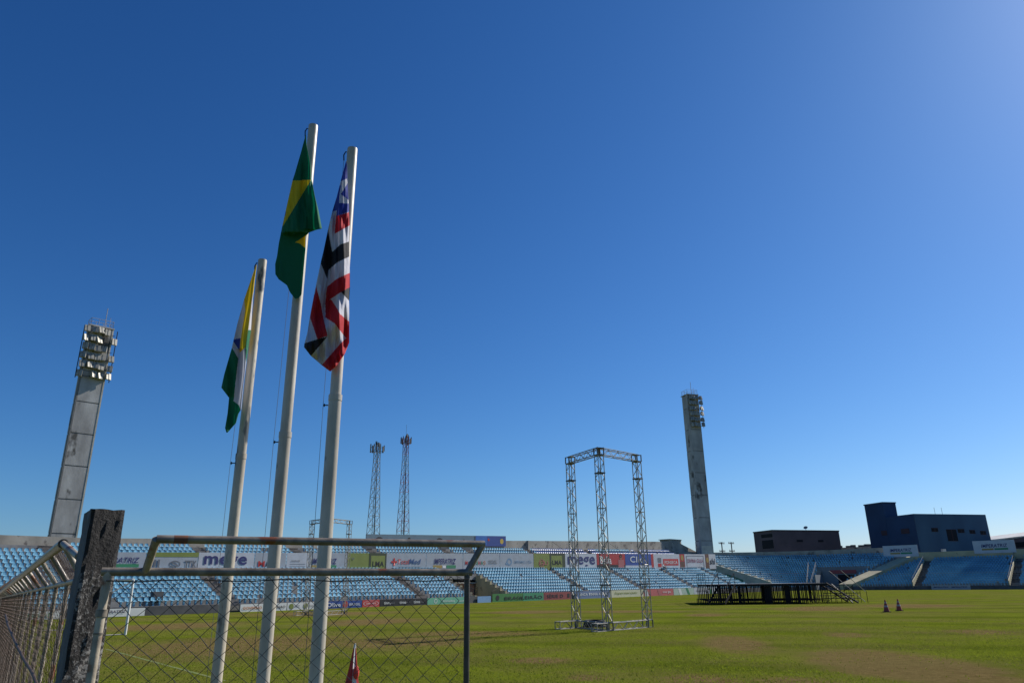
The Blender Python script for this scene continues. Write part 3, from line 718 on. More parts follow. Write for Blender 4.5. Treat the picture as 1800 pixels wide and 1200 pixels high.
for u in (.08, .4, .7): b.text('tinna', u, u+.14, .3, .7, WHITEI, 0, .04); b.text('foil', u+.15, u+.22, .35, .6, GREYI)
b = low(30.2, 36.4, flat('mint vinyl', (.16, .45, .3)), 'mint green board with white emblems'); b.disc(.2, .5, .24, WHITEI, .3); b.text('Unimedica', .34, .66, .3, .66, WHITEI); b.text('saude', .74, .92, .3, .55, WHITEI)
b = low(37.9, 40.2, flat('sky blue vinyl', (.2, .36, .6)), 'slanted sky blue board beside the stair opening'); 
b = low(40.4, 55.7, flat('green vinyl', (.05, .2, .05)), 'long green to red BRASILEIRAO SERIE D board', .84)
b.patch(.36, .62, 0, 1, flat('emerald vinyl', (.05, .27, .14))); b.patch(.62, 1, 0, 1, flat('brick red vinyl', (.28, .06, .06)))
b.disc(.06, .5, .3, BLACKI); b.text('BRASILEIRÃO', .14, .6, .22, .72, BLACKI, 0, .04); b.patch(.635, .64, .15, .85, BLACKI); b.text('SÉRIE D', .66, .88, .24, .8, BLACKI, 0, .04); b.text('1', .94, .97, .25, .75, BLACKI, 0, .05)
b = low(56.5, 64.6, flat('slate blue vinyl', (.14, .2, .36)), 'slate blue board with white wording between the truss legs', .84); b.text('ANCA TINNA ANCA', .1, .9, .4, .75, WHITEI, 0, .03)
b = low(64.6, 73.4, flat('cream vinyl', (.6, .58, .4)), 'cream board with olive script wording', .84); b.text('Supermercado', .12, .8, .35, .75, OLIVE, .3, .03)
b = low(73.4, 82.2, flat('salmon red vinyl', (.5, .12, .12)), 'salmon red board with white slashes, right of the cream board', .84); b.patch(.05, .16, 0, 1, WHITEB, skew=-.05); b.patch(.5, .58, 0, 1, PINKI, skew=-.06); b.text('vivo gas', .62, .9, .3, .7, WHITEI)
b = low(82.2, 88.8, flat('pale green vinyl', (.4, .5, .42)), 'pale green and white board near the black stage', .84); b.patch(.3, .42, 0, 1, WHITEI, skew=-.08); b.patch(.7, .8, 0, 1, GREENI, skew=-.1)
b = low(88.8, 97.0, WHITEB, 'whitish board with thin grey wording, last before the black stage', .84); b.text('lojas maia', .1, .6, .3, .7, GREYI, 0, .02); b.patch(.7, .76, 0, 1, GREENI, skew=-.06)
# billboard above the stand
def bl0(s): return 6.95 + (s-31.9)*.018
def bl1(s): return 8.22 + (s-31.9)*.027
b = Board('billboard', PA, 31.9, 57.8, 13.75, bl0, bl1, flat('grey blue billboard', (.13, .2, .24)), 'long grey blue billboard on top of the stand below the mobile masts', 'billboard', None, th=.12)
for u, r_ in ((.08, .62), (.48, .62)): b.disc(u+.0, .42, r_, BLACKI, 0, .7); b.disc(u, .28, r_*.7, flat('skin ink', (.3, .12, .07)), 0, .5)
b.disc(.27, .55, .25, BLACKI); b.disc(.66, .5, .18, BLACKI)
b.patch(.745, .748, 0, 1, GREYI)
b.patch(.75, 1, 0, 1, flat('royal billboard', (.02, .06, .26))); b.patch(.75, .84, .1, 1, flat('mid blue billboard', (.02, .13, .42)))
b.text('VISITE', .875, .935, .55, .75, WHITEI); b.text('IMPERATRIZ', .85, .94, .2, .4, PINKI); b.disc(.965, .48, .38, flat('yellow ink', (.6, .4, .05))); b.disc(.855, .62, .2, REDI)
# signs on the right-hand stand
GR = 'IMPERATRIZ signs on the right-hand stand'
for s0, s1, z0, z1, lb in ((3.9, 10.6, 6.3, 8.58, 'white IMPERATRIZ sign at the left foot of the navy building'), (20.4, 27.4, 6.45, 8.8, 'white IMPERATRIZ sign at the right end of the navy building')):
    b = Board('wall_sign', lambda s, o, z: PB(s, o, z), s0, s1, 12.2, lambda s: z0, lambda s: z1, WHITEB, lb, 'sign', GR, right=dB, out=nB)
    b.text('IMPERATRIZ', .2, .82, .45, .72, NAVYI, .2, .04); b.patch(.2, .48, .24, .38, GOLDI); b.patch(.5, .82, .24, .38, GREENI)
b = Board('advertising_board', PB, 14.6, 21, -.14, lambda s: .02, lambda s: .78, GREYB, 'grey board repeating IMPERATRIZ at the foot of the right-hand stand', 'advertising board', GL, right=dB, out=nB)
b.text('IMPERATRIZ', .06, .46, .4, .72, NAVYI, .2, .04); b.text('IMPERATRIZ', .52, .92, .4, .72, NAVYI, .2, .04)

# small things on and by the stand
g = MB(); g.frame(PA(1.5, 1.0, .95), dA*.85, nA*.5, UP*.85); g.frame(PA(1.58, .97, 1.05), dA*.7, nA*.03, UP*.65)
tag(g.build('equipment_case', MT['basewall']), 'dark grey case standing on the front seats of the long stand', 'case')
g = MB(); p = gnd(270, 1080); g.tube(p, p+UP*.62, .06, 8); g.tube(p+UP*.6, p+UP*.66, .075, 8)
tag(g.build('marker_post', MT['white'], smooth=True), 'short white post on the grass before the dark base wall', 'post')
# seated spectator
def person_at(p, face):
    t = thing('person', p, 'person in white shirt and dark shorts sitting atop the lower rows', 'person')
    J = [(0, 0, .12), (0, .02, .3), (0, .03, .5), (0, 0, .62), (0, -.03, .74), (0, -.03, .84),
         (.19, 0, .55), (.26, -.14, .34), (.2, -.34, .28), (-.19, 0, .55), (-.26, -.14, .34), (-.2, -.34, .28),
         (.1, -.06, .12), (.14, -.48, .16), (.14, -.5, -.28), (.14, -.6, -.3), (-.1, -.06, .12), (-.14, -.48, .16), (-.14, -.5, -.28), (-.14, -.6, -.3)]
    E_ = [(0, 1), (1, 2), (2, 3), (3, 4), (4, 5), (2, 6), (6, 7), (7, 8), (2, 9), (9, 10), (10, 11), (0, 12), (12, 13), (13, 14), (14, 15), (0, 16), (16, 17), (17, 18), (18, 19)]
    rad = [.14, .13, .15, .06, .1, .09, .07, .05, .035, .07, .05, .035, .1, .07, .05, .04, .1, .07, .05, .04]
    me = bpy.data.meshes.new('body'); me.from_pydata(J, E_, []); o = bpy.data.objects.new('body', me); col.objects.link(o); o.parent = t
    o.modifiers.new('s', 'SKIN'); sv = me.skin_vertices[0].data
    for i, r_ in enumerate(rad): sv[i].radius = (r_, r_)
    sv[0].use_root = True
    sb = o.modifiers.new('d', 'SUBSURF'); sb.levels = sb.render_levels = 1
    dg = bpy.context.evaluated_depsgraph_get(); me2 = bpy.data.meshes.new_from_object(o.evaluated_get(dg)); o.modifiers.clear(); o.data = me2
    for mm in ('skin', 'shirt', 'shorts', 'black'): me2.materials.append(MT[mm])
    for f in me2.polygons:
        c = f.center
        f.material_index = 1 if (.18 < c.z < .61 and c.y > -.2) else (2 if (c.z < .26 and c.y > -.42) else (3 if c.z > .82 or (c.z > .7 and c.y > 0.01) else 0)); f.use_smooth = True
    t.rotation_euler = (0, 0, face)
person_at(PA(91.6, 7.0, zrow(91, 8)+.3), angA)

# ------------------------------------------------------------------ floodlight towers
def floodlight(parent, c, look, mesh_cache):
    if 'm' not in mesh_cache:
        g = MB(); g.frame((-.35, -.1, -.46), (.7, 0, 0), (0, .26, 0), (0, 0, .92)); g.frame((-.3, .16, -.3), (.6, 0, 0), (0, .22, 0), (0, 0, .6))
        g.frame((-.04, -.13, -.46), (.08, 0, 0), (0, .03, 0), (0, 0, .92), 1); g.frame((-.33, .0, .43), (.66, 0, 0), (0, .12, 0), (0, 0, .05))
        me = bpy.data.meshes.new('floodlight'); me.from_pydata([tuple(v) for v in g.v], [], g.f); me.materials.append(MT['lamp']); me.materials.append(MT['joint'])
        me.polygons.foreach_set('material_index', g.m); mesh_cache['m'] = me
    o = bpy.data.objects.new('floodlight', mesh_cache['m']); col.objects.link(o); o.parent = parent
    o.location = Vector(c) - parent.location
    o.rotation_euler = (R(rs.uniform(-22, -4)), rs.uniform(-.05, .05), look + R(rs.uniform(-26, 26))); return o
fc = {}
def tower(px, py, D, w, dep, ztop, rot, label, seg, zseg0, lamps):
    c = at(px, py, D); c.z = 0; t = thing('floodlight_tower', c, label, 'floodlight tower', 'concrete floodlight towers')
    x = Vector((math.cos(rot), math.sin(rot), 0)); y = Vector((-math.sin(rot), math.cos(rot), 0))   # -y faces the pitch
    mb = MB(); jb = MB(); z = 0.0; cuts = [z_ for z_ in [zseg0 + seg*i for i in range(-4, 12)] if 0 < z_ < ztop-1] + [ztop]
    for z1 in cuts:
        mb.frame(c - x*w/2 - y*dep/2 + UP*z, x*w, y*dep, UP*(z1-z-.15))
        jb.frame(c - x*(w/2-.05) - y*(dep/2-.05) + UP*(z1-.16), x*(w-.1), y*(dep-.1), UP*.17); z = z1
    mb.build('shaft', MT['conc_tower'], t); jb.build('joint_band', MT['joint'], t)
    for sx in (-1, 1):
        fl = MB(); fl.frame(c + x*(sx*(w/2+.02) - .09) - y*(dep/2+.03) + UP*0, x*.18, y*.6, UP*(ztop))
        fl.build('flange', MT['conc_pale' if sx > 0 else 'joint'] if lamps == 'L' else MT['conc_tower'], t)  # left tower: sunlit right edge and shaded left edge painted in
    if lamps == 'R':
        z0_ = cuts[-1]; bs = MB(); bs.frame(c - x*(w/2+.02) - y*(dep/2+.05) + UP*0, x*(w+.04), y*(dep+.06), UP*9.0); bs.build('whitewashed_base', MT['conc_pale'], t)
    pf = MB(); pf.frame(c - x*(w/2+.15) - y*(dep/2+.2) + UP*(ztop+.01), x*(w+.3), y*(dep+.4), UP*.18); pf.build('platform', MT['conc_tower'], t)
    r_ = MB(); q = [c + x*a*(w/2-.05) + y*b_*(dep/2) + UP*(ztop+.19) for a, b_ in ((-1, -1), (1, -1), (1, 1), (-1, 1), (-1, -1))]
    rail(r_, q, h=1.0, step=.9, r=.03); r_.build('railing', MT['steel'], t)
    a_ = MB(); a_.tube(c + x*.5 + UP*(ztop+.1), c + x*.5 + UP*(ztop+3.3), .045, 6); a_.tube(c + x*1.1 + UP*(ztop+.1), c + x*1.1 + UP*(ztop+2.0), .03, 6); a_.build('antenna_rod', MT['steel'], t)
    rk = MB(); rows = 6; dz = 1.28 if lamps == 'L' else 1.22
    if lamps == 'L': cols = [-1.78, -.82, -.05, .72, 1.72]
    else: cols = [-.8, -.02, .76, 1.72]
    for i in range(rows):
        zz = ztop - .65 - i*dz
        rk.tube(c + x*cols[0] - y*(dep/2+.35) + UP*(zz-.3), c + x*cols[-1] - y*(dep/2+.35) + UP*(zz-.3), .04, 5)
        for k, cx in enumerate(cols):
            if rs.random() < .06: continue
            floodlight(t, c + x*(cx + rs.uniform(-.08, .08)) - y*(dep/2+.5) + UP*(zz + rs.uniform(-.1, .1)), rot, fc)
    for cx in ((cols[0]-.42, cols[-1]+.3) if lamps == 'L' else (cols[0], cols[-1]+.2)):
        rk.tube(c + x*cx - y*(dep/2+.3) + UP*(ztop-.2), c + x*cx - y*(dep/2+.3) + UP*(ztop-rows*dz-.1), .06, 6)
    rk.build('lamp_rack', MT['black'], t)
    return t
aimL = math.atan2(at(110, 942, 110).y, at(110, 942, 110).x) - math.pi/2
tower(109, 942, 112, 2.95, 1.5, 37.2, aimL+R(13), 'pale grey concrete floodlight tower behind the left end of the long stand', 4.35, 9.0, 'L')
aimR = math.atan2(at(1241, 985, 148).y, at(1241, 985, 148).x) - math.pi/2
tower(1240, 985, 160, 2.65, 2.3, 41.3, aimR+R(32), 'darker stained floodlight tower rising between the long stand and the corner', 4.7, 5.4, 'R')

# ------------------------------------------------------------------ box trusses
def lattice(mb, p, q, wx, wy, ax, ay, r=.022, rd=.0125, pitch=.36, chords=True):
    """square box truss from p to q; ax, ay unit cross vectors"""
    p, q = Vector(p), Vector(q); L_ = (q-p).length; n = max(2, round(L_/pitch))
    C_ = [ax*(i*wx/2) + ay*(j*wy/2) for i, j in ((-1, -1), (1, -1), (1, 1), (-1, 1))]
    for c in C_: mb.tube(p+c, q+c, r, 6)
    for i in range(n):
        a, b_ = p.lerp(q, i/n), p.lerp(q, (i+1)/n)
        for k in range(4):
            c0, c1 = C_[k], C_[(k+1) % 4]
            if (i+k) % 2: c0, c1 = c1, c0
            mb.tube(a+c0, b_+c1, rd, 5)
            if i % 7 == 0: mb.tube(a+c0, a+c1, rd*1.3, 5)
    for a in (p, q):
        for k in range(4): mb.tube(a+C_[k], a+C_[(k+1) % 4], r, 5)
def portal(loc, label):
    """three-legged truss tower with two top beams and base beams; legs at L, M, R"""
    M_ = Vector((4.06, 33.8, 0)); L_ = Vector((2.88, 36.3, 0)); R_ = Vector((6.2, 35.95, 0))
    t = thing('truss_tower', M_, label, 'truss tower', 'aluminium truss towers on the pitch')
    e1 = (L_-M_).normalized(); e2 = (R_-M_).normalized(); w_ = .31; H = 8.1
    for P_, ax in ((L_, e1), (M_, e1), (R_, e2)):
        ay = UP.cross(ax); mb = MB(); lattice(mb, P_+UP*.34, P_+UP*(H-.36), w_, w_, ax, ay); o = mb.build('leg', MT['alu'], t)
        cb = MB()
        for z in (.0, H-.34):
            for k in (-1, 1):
                for l_ in (-1, 1): cb.tube(P_+ax*k*.17+ay*l_*.17+UP*z, P_+ax*k*.17+ay*l_*.17+UP*(z+.34), .03, 6)
            for zz in (z+.01, z+.32): cb.box(P_+UP*zz, (.36, .36, .02), 0, math.atan2(ax.y, ax.x))
        for z in (1.9, 6.9): cb.box(P_+UP*z, (.38, .38, .05), 0, math.atan2(ax.y, ax.x))
        cb.build('corner_block', MT['basewall'], t)
    for a, b_, e in ((L_, M_, -e1), (M_, R_, e2)):
        mb = MB(); lattice(mb, a+e*.19+UP*(H-.17), b_-e*.19+UP*(H-.17), .31, .31, UP, UP.cross(e), pitch=.36); mb.build('top_beam', MT['alu'], t)
        mb = MB(); lattice(mb, a+e*.19+UP*.165, b_-e*.19+UP*.165, .31, .31, UP, UP.cross(e), pitch=.36); mb.build('base_beam', MT['alu'], t)
    for a, e, l_ in ((L_, -e2, 1.35), (M_, -e2, .95)):
        mb = MB(); lattice(mb, a+e*.19+UP*.165, a+e*l_+UP*.165, .31, .31, UP, UP.cross(e), pitch=.36); mb.build('outrigger', MT['alu'], t)
    return t
tr1 = portal(None, 'tall three legged aluminium truss tower standing on the pitch, the nearer one')
tr2 = copy_tree(tr1); tr2.location = gnd(566, 1081); tr2.location.z = 0; tr2.rotation_euler = (0, 0, R(20)); tr2.scale = (.86, .86, .86)
tr2['label'] = 'distant truss tower standing behind the thickest flagpole'
# coil of black cable at the foot of the near truss
g = MB(); c = gnd(1046, 1101)
for k in range(4):
    rr = .55 - .03*k; g.path([c + Vector((math.cos(t*.3)*rr, math.sin(t*.3)*rr, .05 + .075*k)) for t in range(22)], .045, 6)
tag(g.build('cable_coil', MT['tyre'], smooth=True), 'coil of thick black cable lying inside the base of the near truss tower', 'cable')

# ------------------------------------------------------------------ stage
sc = gnd(1244, 1062); sc.z = 0
ex = (gnd(1455, 1060) - sc); ex.z = 0; ex.normalize(); ey = Vector((-ex.y, ex.x, 0))
stg = thing('stage', sc, 'low black steel stage with railings and stairs in front of the corner stand', 'stage')
LX, LY, HZ = (gnd(1458, 1060)-sc).length, 8.0, 1.74
def PS(x, y, z): return sc + ex*x + ey*y + UP*z
LX = min(LX, 14.5)
g = MB(); g.frame(PS(0, 0, HZ-.06), ex*LX, ey*LY, UP*.06); g.build('deck', MT['deck'], stg)
g = MB()
for y in (0, LY-.08): g.frame(PS(0, y, HZ-.2), ex*LX, ey*.08, UP*.135)
for x in (0, LX-.08): g.frame(PS(x, .09, HZ-.2), ex*.08, ey*(LY-.18), UP*.135)
g.build('deck_frame', MT['black'], stg)
nx, ny = 11, 6
legm = None
for i in range(nx):
    for j in range(ny):
        x, y = .06 + i*(LX-.12)/(nx-1), .06 + j*(LY-.12)/(ny-1)
        if legm is None:
            mb = MB(); mb.tube((-.07, 0, 0), (-.07, 0, HZ-.2), .034, 6); mb.tube((.07, 0, 0), (.07, 0, HZ-.2), .034, 6); mb.box((0, 0, .01), (.2, .14, .02))
            legm = bpy.data.meshes.new('leg'); legm.from_pydata([tuple(v) for v in mb.v], [], mb.f); legm.materials.append(MT['black'])
        o = bpy.data.objects.new('leg', legm); col.objects.link(o); o.parent = stg; o.location = PS(x, y, 0) - sc
g = MB()
for j in range(ny):
    y = .06 + j*(LY-.12)/(ny-1)
    for z in (.3,): g.tube(PS(.05, y, z), PS(LX-.05, y, z), .028, 5)
for i in range(nx):
    x = .06 + i*(LX-.12)/(nx-1)
    for z in (.3,): g.tube(PS(x, .05, z), PS(x, LY-.05, z), .02, 5)
    if i % 2: g.tube(PS(x, .05, .2), PS(x, 2, 1.5), .02, 5)
for x in [LX*q for q in (.3, .345, .39, .42, .56, .585, .61, .64, .18, .22, .26, .135, .48, .5, .72, .79, .86, .93)]: 
    y = rs.uniform(.1, 3.5); g.tube(PS(x, y, 0), PS(x+rs.uniform(-.1, .1), y, 1.6), .035, 5)
g.build('brace', MT['black'], stg)
for q, ww in ((.49, .62), (.27, .2), (.66, .35), (.76, .22)):
    g = MB(); g.frame(PS(LX*q, .25, .03), ex*ww, ey*.3, UP*1.5); g.build('panel', MT['black'], stg)
def flight(mb, a, dirv, width, widv, h, run, n=7, rails=True, mr=None):
    for k in (0, 1):
        p = a + widv*width*k; mb.tube(p+UP*h, p+dirv*run+UP*.04, .075, 6)
    for i in range(1, n):
        f = i/n; mb.frame(a + dirv*run*f + UP*(h*(1-f)-.03), widv*width, dirv*.26, UP*.035)
dn = (-ey*.82 - ex*.57).normalized(); g = MB()
a_ = PS(1.15, -.03, 0); run_ = 2.3; wd = 1.45
for k in (0, 1):
    p = a_ + ex*wd*k; q = p + dn*run_
    g.frame(q + UP*.02, ex*.05, p - q + UP*(HZ-.2), UP*.2)
    for f in (0, .5, .97): b_ = (p + UP*HZ).lerp(q + UP*.15, f); g.tube(b_, b_ + UP*.95, .028, 6)
    g.tube(p + UP*(HZ+.95), q + UP*1.1, .032, 6)
for i in range(8):
    f = (i+.5)/8; g.frame(a_ + dn*run_*f + UP*((HZ-.05)*(1-f)), ex*wd, dn*.24, UP*.05)
g.build('stair', MT['black'], stg)
g = MB(); p = PS(-.95, -1.2, 0); g.frame(p+UP*.5, ex*.8, ey*.9, UP*.04)
for k in (0, .76):
    for l_ in (0, .86): g.tube(p+ex*k+ey*l_, p+ex*k+ey*l_+UP*.5, .025, 5)
g.build('step_table', MT['black'], stg)
g = MB(); rail(g, [PS(0, .1, HZ), PS(0, LY, HZ)], h=.95, step=1.6, r=.022)
g.build('railing', MT['black'], stg)
g = MB(); g.tube(PS(1.5, LY-1, 2.7), PS(LX*.95, LY-1, 2.65), .022, 5)
for f in (.1, .5, .9): g.tube(PS(LX*f, LY-1, HZ), PS(LX*f, LY-1, 2.68), .02, 5)
g.build('back_rail', MT['steel'], stg)
g = MB(); flight(g, PS(LX+.0, .1, 0), ex, 3.0, ey, HZ, 2.5, n=8); g.build('stair', MT['black'], stg)
g = MB()
g.tube(at(1460.5, 1025, 77.5), gnd(1499.5, 1059.5)+UP*.03, .05, 6)
g.build('handrail', MT['deck'], stg)
g = MB()
g.tube(at(1457, 1002.6, 78.5), gnd(1521.5, 1058)+UP*.03, .03, 6); g.build('handrail', MT['conc'], stg)
g = MB(); g.tube(at(1477.5, 1001.5, 82), at(1521.5, 1039, 83), .03, 6)
g.build('handrail', MT['conc'], stg)
g = MB()
for x in (LX+.8, LX+1.7, LX+2.6, LX+3.4):
    for y in (.4, 2.2, 4.2, 5.6): g.tube(PS(x, y, 0), PS(x, y, 1.0 if y < 3 else 1.55), .024, 5)
for z, y in ((.35, 2.2), (.55, 4.2), (.8, 2.2), (1.05, 4.2), (1.5, 5.6), (.3, 5.6)): g.frame(PS(LX+.2, y, z), ex*3.2, ey*.35, UP*.05)
g.tube(PS(LX+.5, 3.2, 0), PS(LX+3.2, 3.2, 1.5), .025, 5); g.tube(PS(LX+.5, 4.2, 1.5), PS(LX+3.2, 4.2, 0), .025, 5)
g.build('side_scaffold', MT['black'], stg)

# ------------------------------------------------------------------ goal
gp = gnd(220, 1115); gp.z = 0
gl = thing('goal', gp, 'white football goal with its near post seen through the gate mesh', 'goal')
gd = nA; fp = gp + gd*7.32
g = MB(); g.tube(gp, gp+UP*2.44, .06, 10); g.build('post', MT['white'], gl, True)
g = MB(); g.tube(fp, fp+UP*2.44, .06, 10); g.build('post', MT['white'], gl, True)
g = MB(); g.tube(gp+UP*2.44, fp+UP*2.44, .06, 10); g.build('crossbar', MT['white'], gl, True)
g = MB()
for p in (gp, fp): g.tube(p+UP*2.4, p+UP*1.85-dA*.9, .025, 6); g.tube(p+UP*.03, p-dA*1.6+UP*.03, .025, 6)
g.build('net_support', MT['steel'], gl)

# ------------------------------------------------------------------ traffic cones
def cone(p, label):
    t = thing('traffic_cone', p, label, 'traffic cone', 'traffic cones on the pitch')
    def ring(mb, z0, z1, mi=0): 
        R0 = lambda z: .165*(1-z/.78)+.02
        mb.tube(p+UP*z0, p+UP*z1, R0(z0), 20, R0(z1), mi, caps=False)
    g = MB(); ring(g, .04, .30); ring(g, .40, .53); ring(g, .60, .75); g.tube(p+UP*.7495, p+UP*.75, .028, 12); g.build('cone_body', flat('faded dark orange', (.32, .05, .03)), t, True)
    g = MB(); ring(g, .30, .40); ring(g, .53, .60); g.build('reflective_band', flat('grey reflective', (.35, .33, .33)), t, True)
    g = MB(); g.box(p+UP*.02, (.38, .38, .04)); g.build('base', MT['black'], t)
    return t
cone(gnd(1559, 1075), 'dark orange traffic cone on the right of the pitch, left one of the pair')
cone(gnd(1581, 1073), 'dark orange traffic cone on the right of the pitch, right one of the pair')
# furled corner flag
g = MB(); tp = at(624, 1133, 11.5); bp_ = Vector((tp.x, tp.y, 0)); t = thing('corner_flag', bp_, 'furled red and white corner flag standing behind the gate mesh', 'corner flag')
g.tube(bp_, tp+UP*.02, .014, 8); g.build('pole', MT['white'], t, True)
g = MB(); hh = tp.z; n = 16; NR = 24
for i in range(NR):
    for k in range(n):
        pts = []
        for ii, kk in ((i, k), (i, k+1), (i+1, k+1), (i+1, k)):
            f = ii/NR; a = 2*math.pi*kk/n + .5*f; rr = (.012 + .15*f**1.1)*(1 + .22*math.cos(4*a + 1.5*f))
            pts.append(Vector((tp.x + math.cos(a)*rr - .03*f, tp.y + math.sin(a)*rr, hh*(1-f*.82))))
        sect = (k/n)
        mi = 1 if (.7 < sect < .86 or i < 1) else 0
        g.quad(*pts[::-1], mi)
g.build('flag_cloth', [flat('red cloth', (.48, .03, .03), .85), flat('white cloth', (.72, .7, .68), .85)], t, True)
g = MB(); q = tp + Vector((.05, -.05, -.36)); 
for i in range(8):
    a0, a1 = math.pi*i/8-math.pi/2, math.pi*(i+1)/8-math.pi/2
    for k in range(10):
        b0, b1 = 2*math.pi*k/10, 2*math.pi*(k+1)/10
        f_ = lambda a, b_: q + Vector((math.cos(a)*math.cos(b_)*.045, math.cos(a)*math.sin(b_)*.045, math.sin(a)*.09))
        g.quad(f_(a0, b0), f_(a0, b1), f_(a1, b1), f_(a1, b0))
g.build('flag_knot', flat('bright red cloth', (.65, .06, .04), .85), t, True)

# ------------------------------------------------------------------ buildings beyond
def block(mb, pts, z0, z1, mi=0):
    n = len(pts)
    for i in range(n):
        a, b_ = pts[i], pts[(i+1) % n]; mb.quad((a[0], a[1], z0), (b_[0], b_[1], z0), (b_[0], b_[1], z1), (a[0], a[1], z1), mi)
    mb.poly([(p[0], p[1], z1) for p in pts], mi)
def xy(x, y, D): p = at(x, y, D); return Vector((p.x, p.y, 0))
def wall_rect(mb, a, b_, u0, u1, z0, z1, d, out, mi=0):
    p, q = a.lerp(b_, u0), a.lerp(b_, u1); mb.frame(p+out*(-.05)+UP*z0, q-p, out*(d+.05), UP*(z1-z0), mi)
# brown building
c0, cl, cr = xy(1360, 950, 184), xy(1326, 950, 190), xy(1477, 950, 196)
bd = thing('brown_building', c0, 'flat roofed dark brown building behind the corner stand', 'building')
back = cl + (cr-c0)
g = MB(); block(g, [c0, cr, back, cl], 0, 13.1); g.build('wall', MT['brown'], bd)
g = MB(); block(g, [c0 + (c0-back).normalized()*.15, cr+(cr-cl).normalized()*.15, back-(c0-back).normalized()*.15, cl-(cr-cl).normalized()*.15], 13.1, 13.35); g.build('roof', flat('dark roof edge', (.06, .05, .055)), bd)
on = (c0-cl).cross(UP).normalized(); on = on if on.dot(c0) < 0 else -on
orr = (cr-c0).cross(UP).normalized(); orr = orr if orr.dot(c0) < 0 else -orr
for u0, u1 in ((.34, .43), (.66, .74)): g = MB(); wall_rect(g, c0, cr, u0, u1, 10.6, 11.1, .03, orr); g.build('window', MT['winglass'], bd)
g = MB(); wall_rect(g, cl, c0, .4, .97, 9.2, 11.1, .03, on); g.build('balcony_shade', MT['winglass'], bd)  # dark sheet standing in for shade in the balcony recess
g = MB(); wall_rect(g, cl, c0, .4, .97, 11.7, 12.5, .03, on); g.build('window', MT['winglass'], bd)
dsh = c0.lerp(cr, .5) + UP*13.35; g = MB(); g.tube(dsh, dsh+UP*.35, .05, 6)
for i in range(12):
    a0, a1 = 2*math.pi*i/12, 2*math.pi*(i+1)/12; nrm = Vector((-.4, -.6, .7)).normalized(); e1 = nrm.orthogonal().normalized(); e2 = nrm.cross(e1); c = dsh+UP*.5
    g.poly([c, c+nrm*.12+(e1*math.cos(a0)+e2*math.sin(a0))*.5, c+nrm*.12+(e1*math.cos(a1)+e2*math.sin(a1))*.5])
g.build('satellite_dish', flat('dish grey', (.2, .2, .2)), bd)
# navy building
c0, cl, cr = xy(1611, 930, 186), xy(1527, 930, 196), xy(1738, 930, 200)
nb = thing('navy_building', c0, 'dark navy blue building with a raised left block above the right-hand stand', 'building')
back = cl + (cr-c0); g = MB(); c1 = cl.lerp(c0, .62)
block(g, [c0, cr, back, cl], 0, 15.7, 0); g.build('wall', MT['navy'], nb)
on = (c0-cl).cross(UP).normalized(); on = on if on.dot(c0) < 0 else -on
orr = (cr-c0).cross(UP).normalized(); orr = orr if orr.dot(c0) < 0 else -orr
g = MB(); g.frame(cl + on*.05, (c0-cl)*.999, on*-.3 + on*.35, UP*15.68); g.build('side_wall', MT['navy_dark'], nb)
q = xy(1562, 930, 192); g = MB(); d1 = (c0-cl).normalized(); d2 = (cr-c0).normalized()
lt = (q-cl).length; q = cl + d1*lt + on*.14
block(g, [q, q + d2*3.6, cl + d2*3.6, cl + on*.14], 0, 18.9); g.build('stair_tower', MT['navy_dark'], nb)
g = MB(); block(g, [q-d2*.12+d1*.12, q + d2*3.72+d1*.12, cl + d2*3.72-d1*.12, cl + on*.14-d1*.12-d2*.12], 18.9, 19.15); g.build('roof_edge', flat('navy roof edge', (.03, .06, .12)), nb)
for u0, u1, z0, z1, nm in ((.2, .29, 11.9, 12.6, 'window'), (.4, .54, 9.9, 12.3, 'door'), (.56, .65, 11.7, 12.4, 'window'), (.72, .8, 11.5, 12.2, 'window'), (.87, .95, 11.3, 12.0, 'window')):
    g = MB(); wall_rect(g, c0, cr, u0, u1, z0, z1, .03, orr); w_ = g.build(nm, MT['winglass'], nb)
    g = MB(); a, b_ = c0.lerp(cr, u0), c0.lerp(cr, u1)
    for zz in (z0-.08, z1): g.frame(a+UP*zz, b_-a, orr*.07, UP*.08)
    g.frame(a.lerp(b_, .48)+UP*z0, (b_-a)*.06, orr*.06, UP*(z1-z0)); g.build('window_frame', MT['maroon'], w_)
for u0, u1 in ((.28, .4), (.7, .86)):
    g = MB(); wall_rect(g, cl, c0, u0, u1, 11.6, 12.7, .2, on); g.build('window', MT['maroon'], nb)
g = MB()
for u in (.32, .42): p = c0.lerp(cr, u) - orr*.5; g.tube(p+UP*15.7, p+UP*17.2, .04, 5)
g.build('antenna_rod', MT['steel'], nb)
g = MB(); p = c0.lerp(cr, .27)+orr*.1; g.frame(p+UP*7.4, d2*.9, orr*.5, UP*.7); g.build('air_conditioner', MT['white'], nb)
# low buildings
c0, c1 = xy(1468, 960, 205), xy(1545, 960, 200)
t = thing('low_building', c0, 'low grey building with cluttered roof between the brown and navy buildings', 'building')
g = MB(); block(g, [c0, c1, c1+Vector((4, 12, 0)), c0+Vector((4, 12, 0))], 0, 9.0); g.build('wall', MT['brown'], t)
g = MB(); block(g, [c0-Vector((.3, .3, 0)), c1-Vector((-.3, .3, 0)), c1+Vector((4, 12, 0)), c0+Vector((4, 12, 0))], 9.0, 9.6); g.build('roof', MT['conc'], t)
g = MB()
for u in (.1, .3, .42, .6, .75, .9): p = c0.lerp(c1, u)+Vector((.5, 1, 9.6)); g.box(p+UP*.2, (rs.uniform(.5, 1.6), .8, rs.uniform(.4, .8)))
g.build('roof_tank', MT['basewall'], t)
c0, c1 = xy(1735, 950, 206), xy(1850, 945, 190)
t = thing('warehouse', c0, 'low building with a bright pale metal roof at the right edge', 'building')
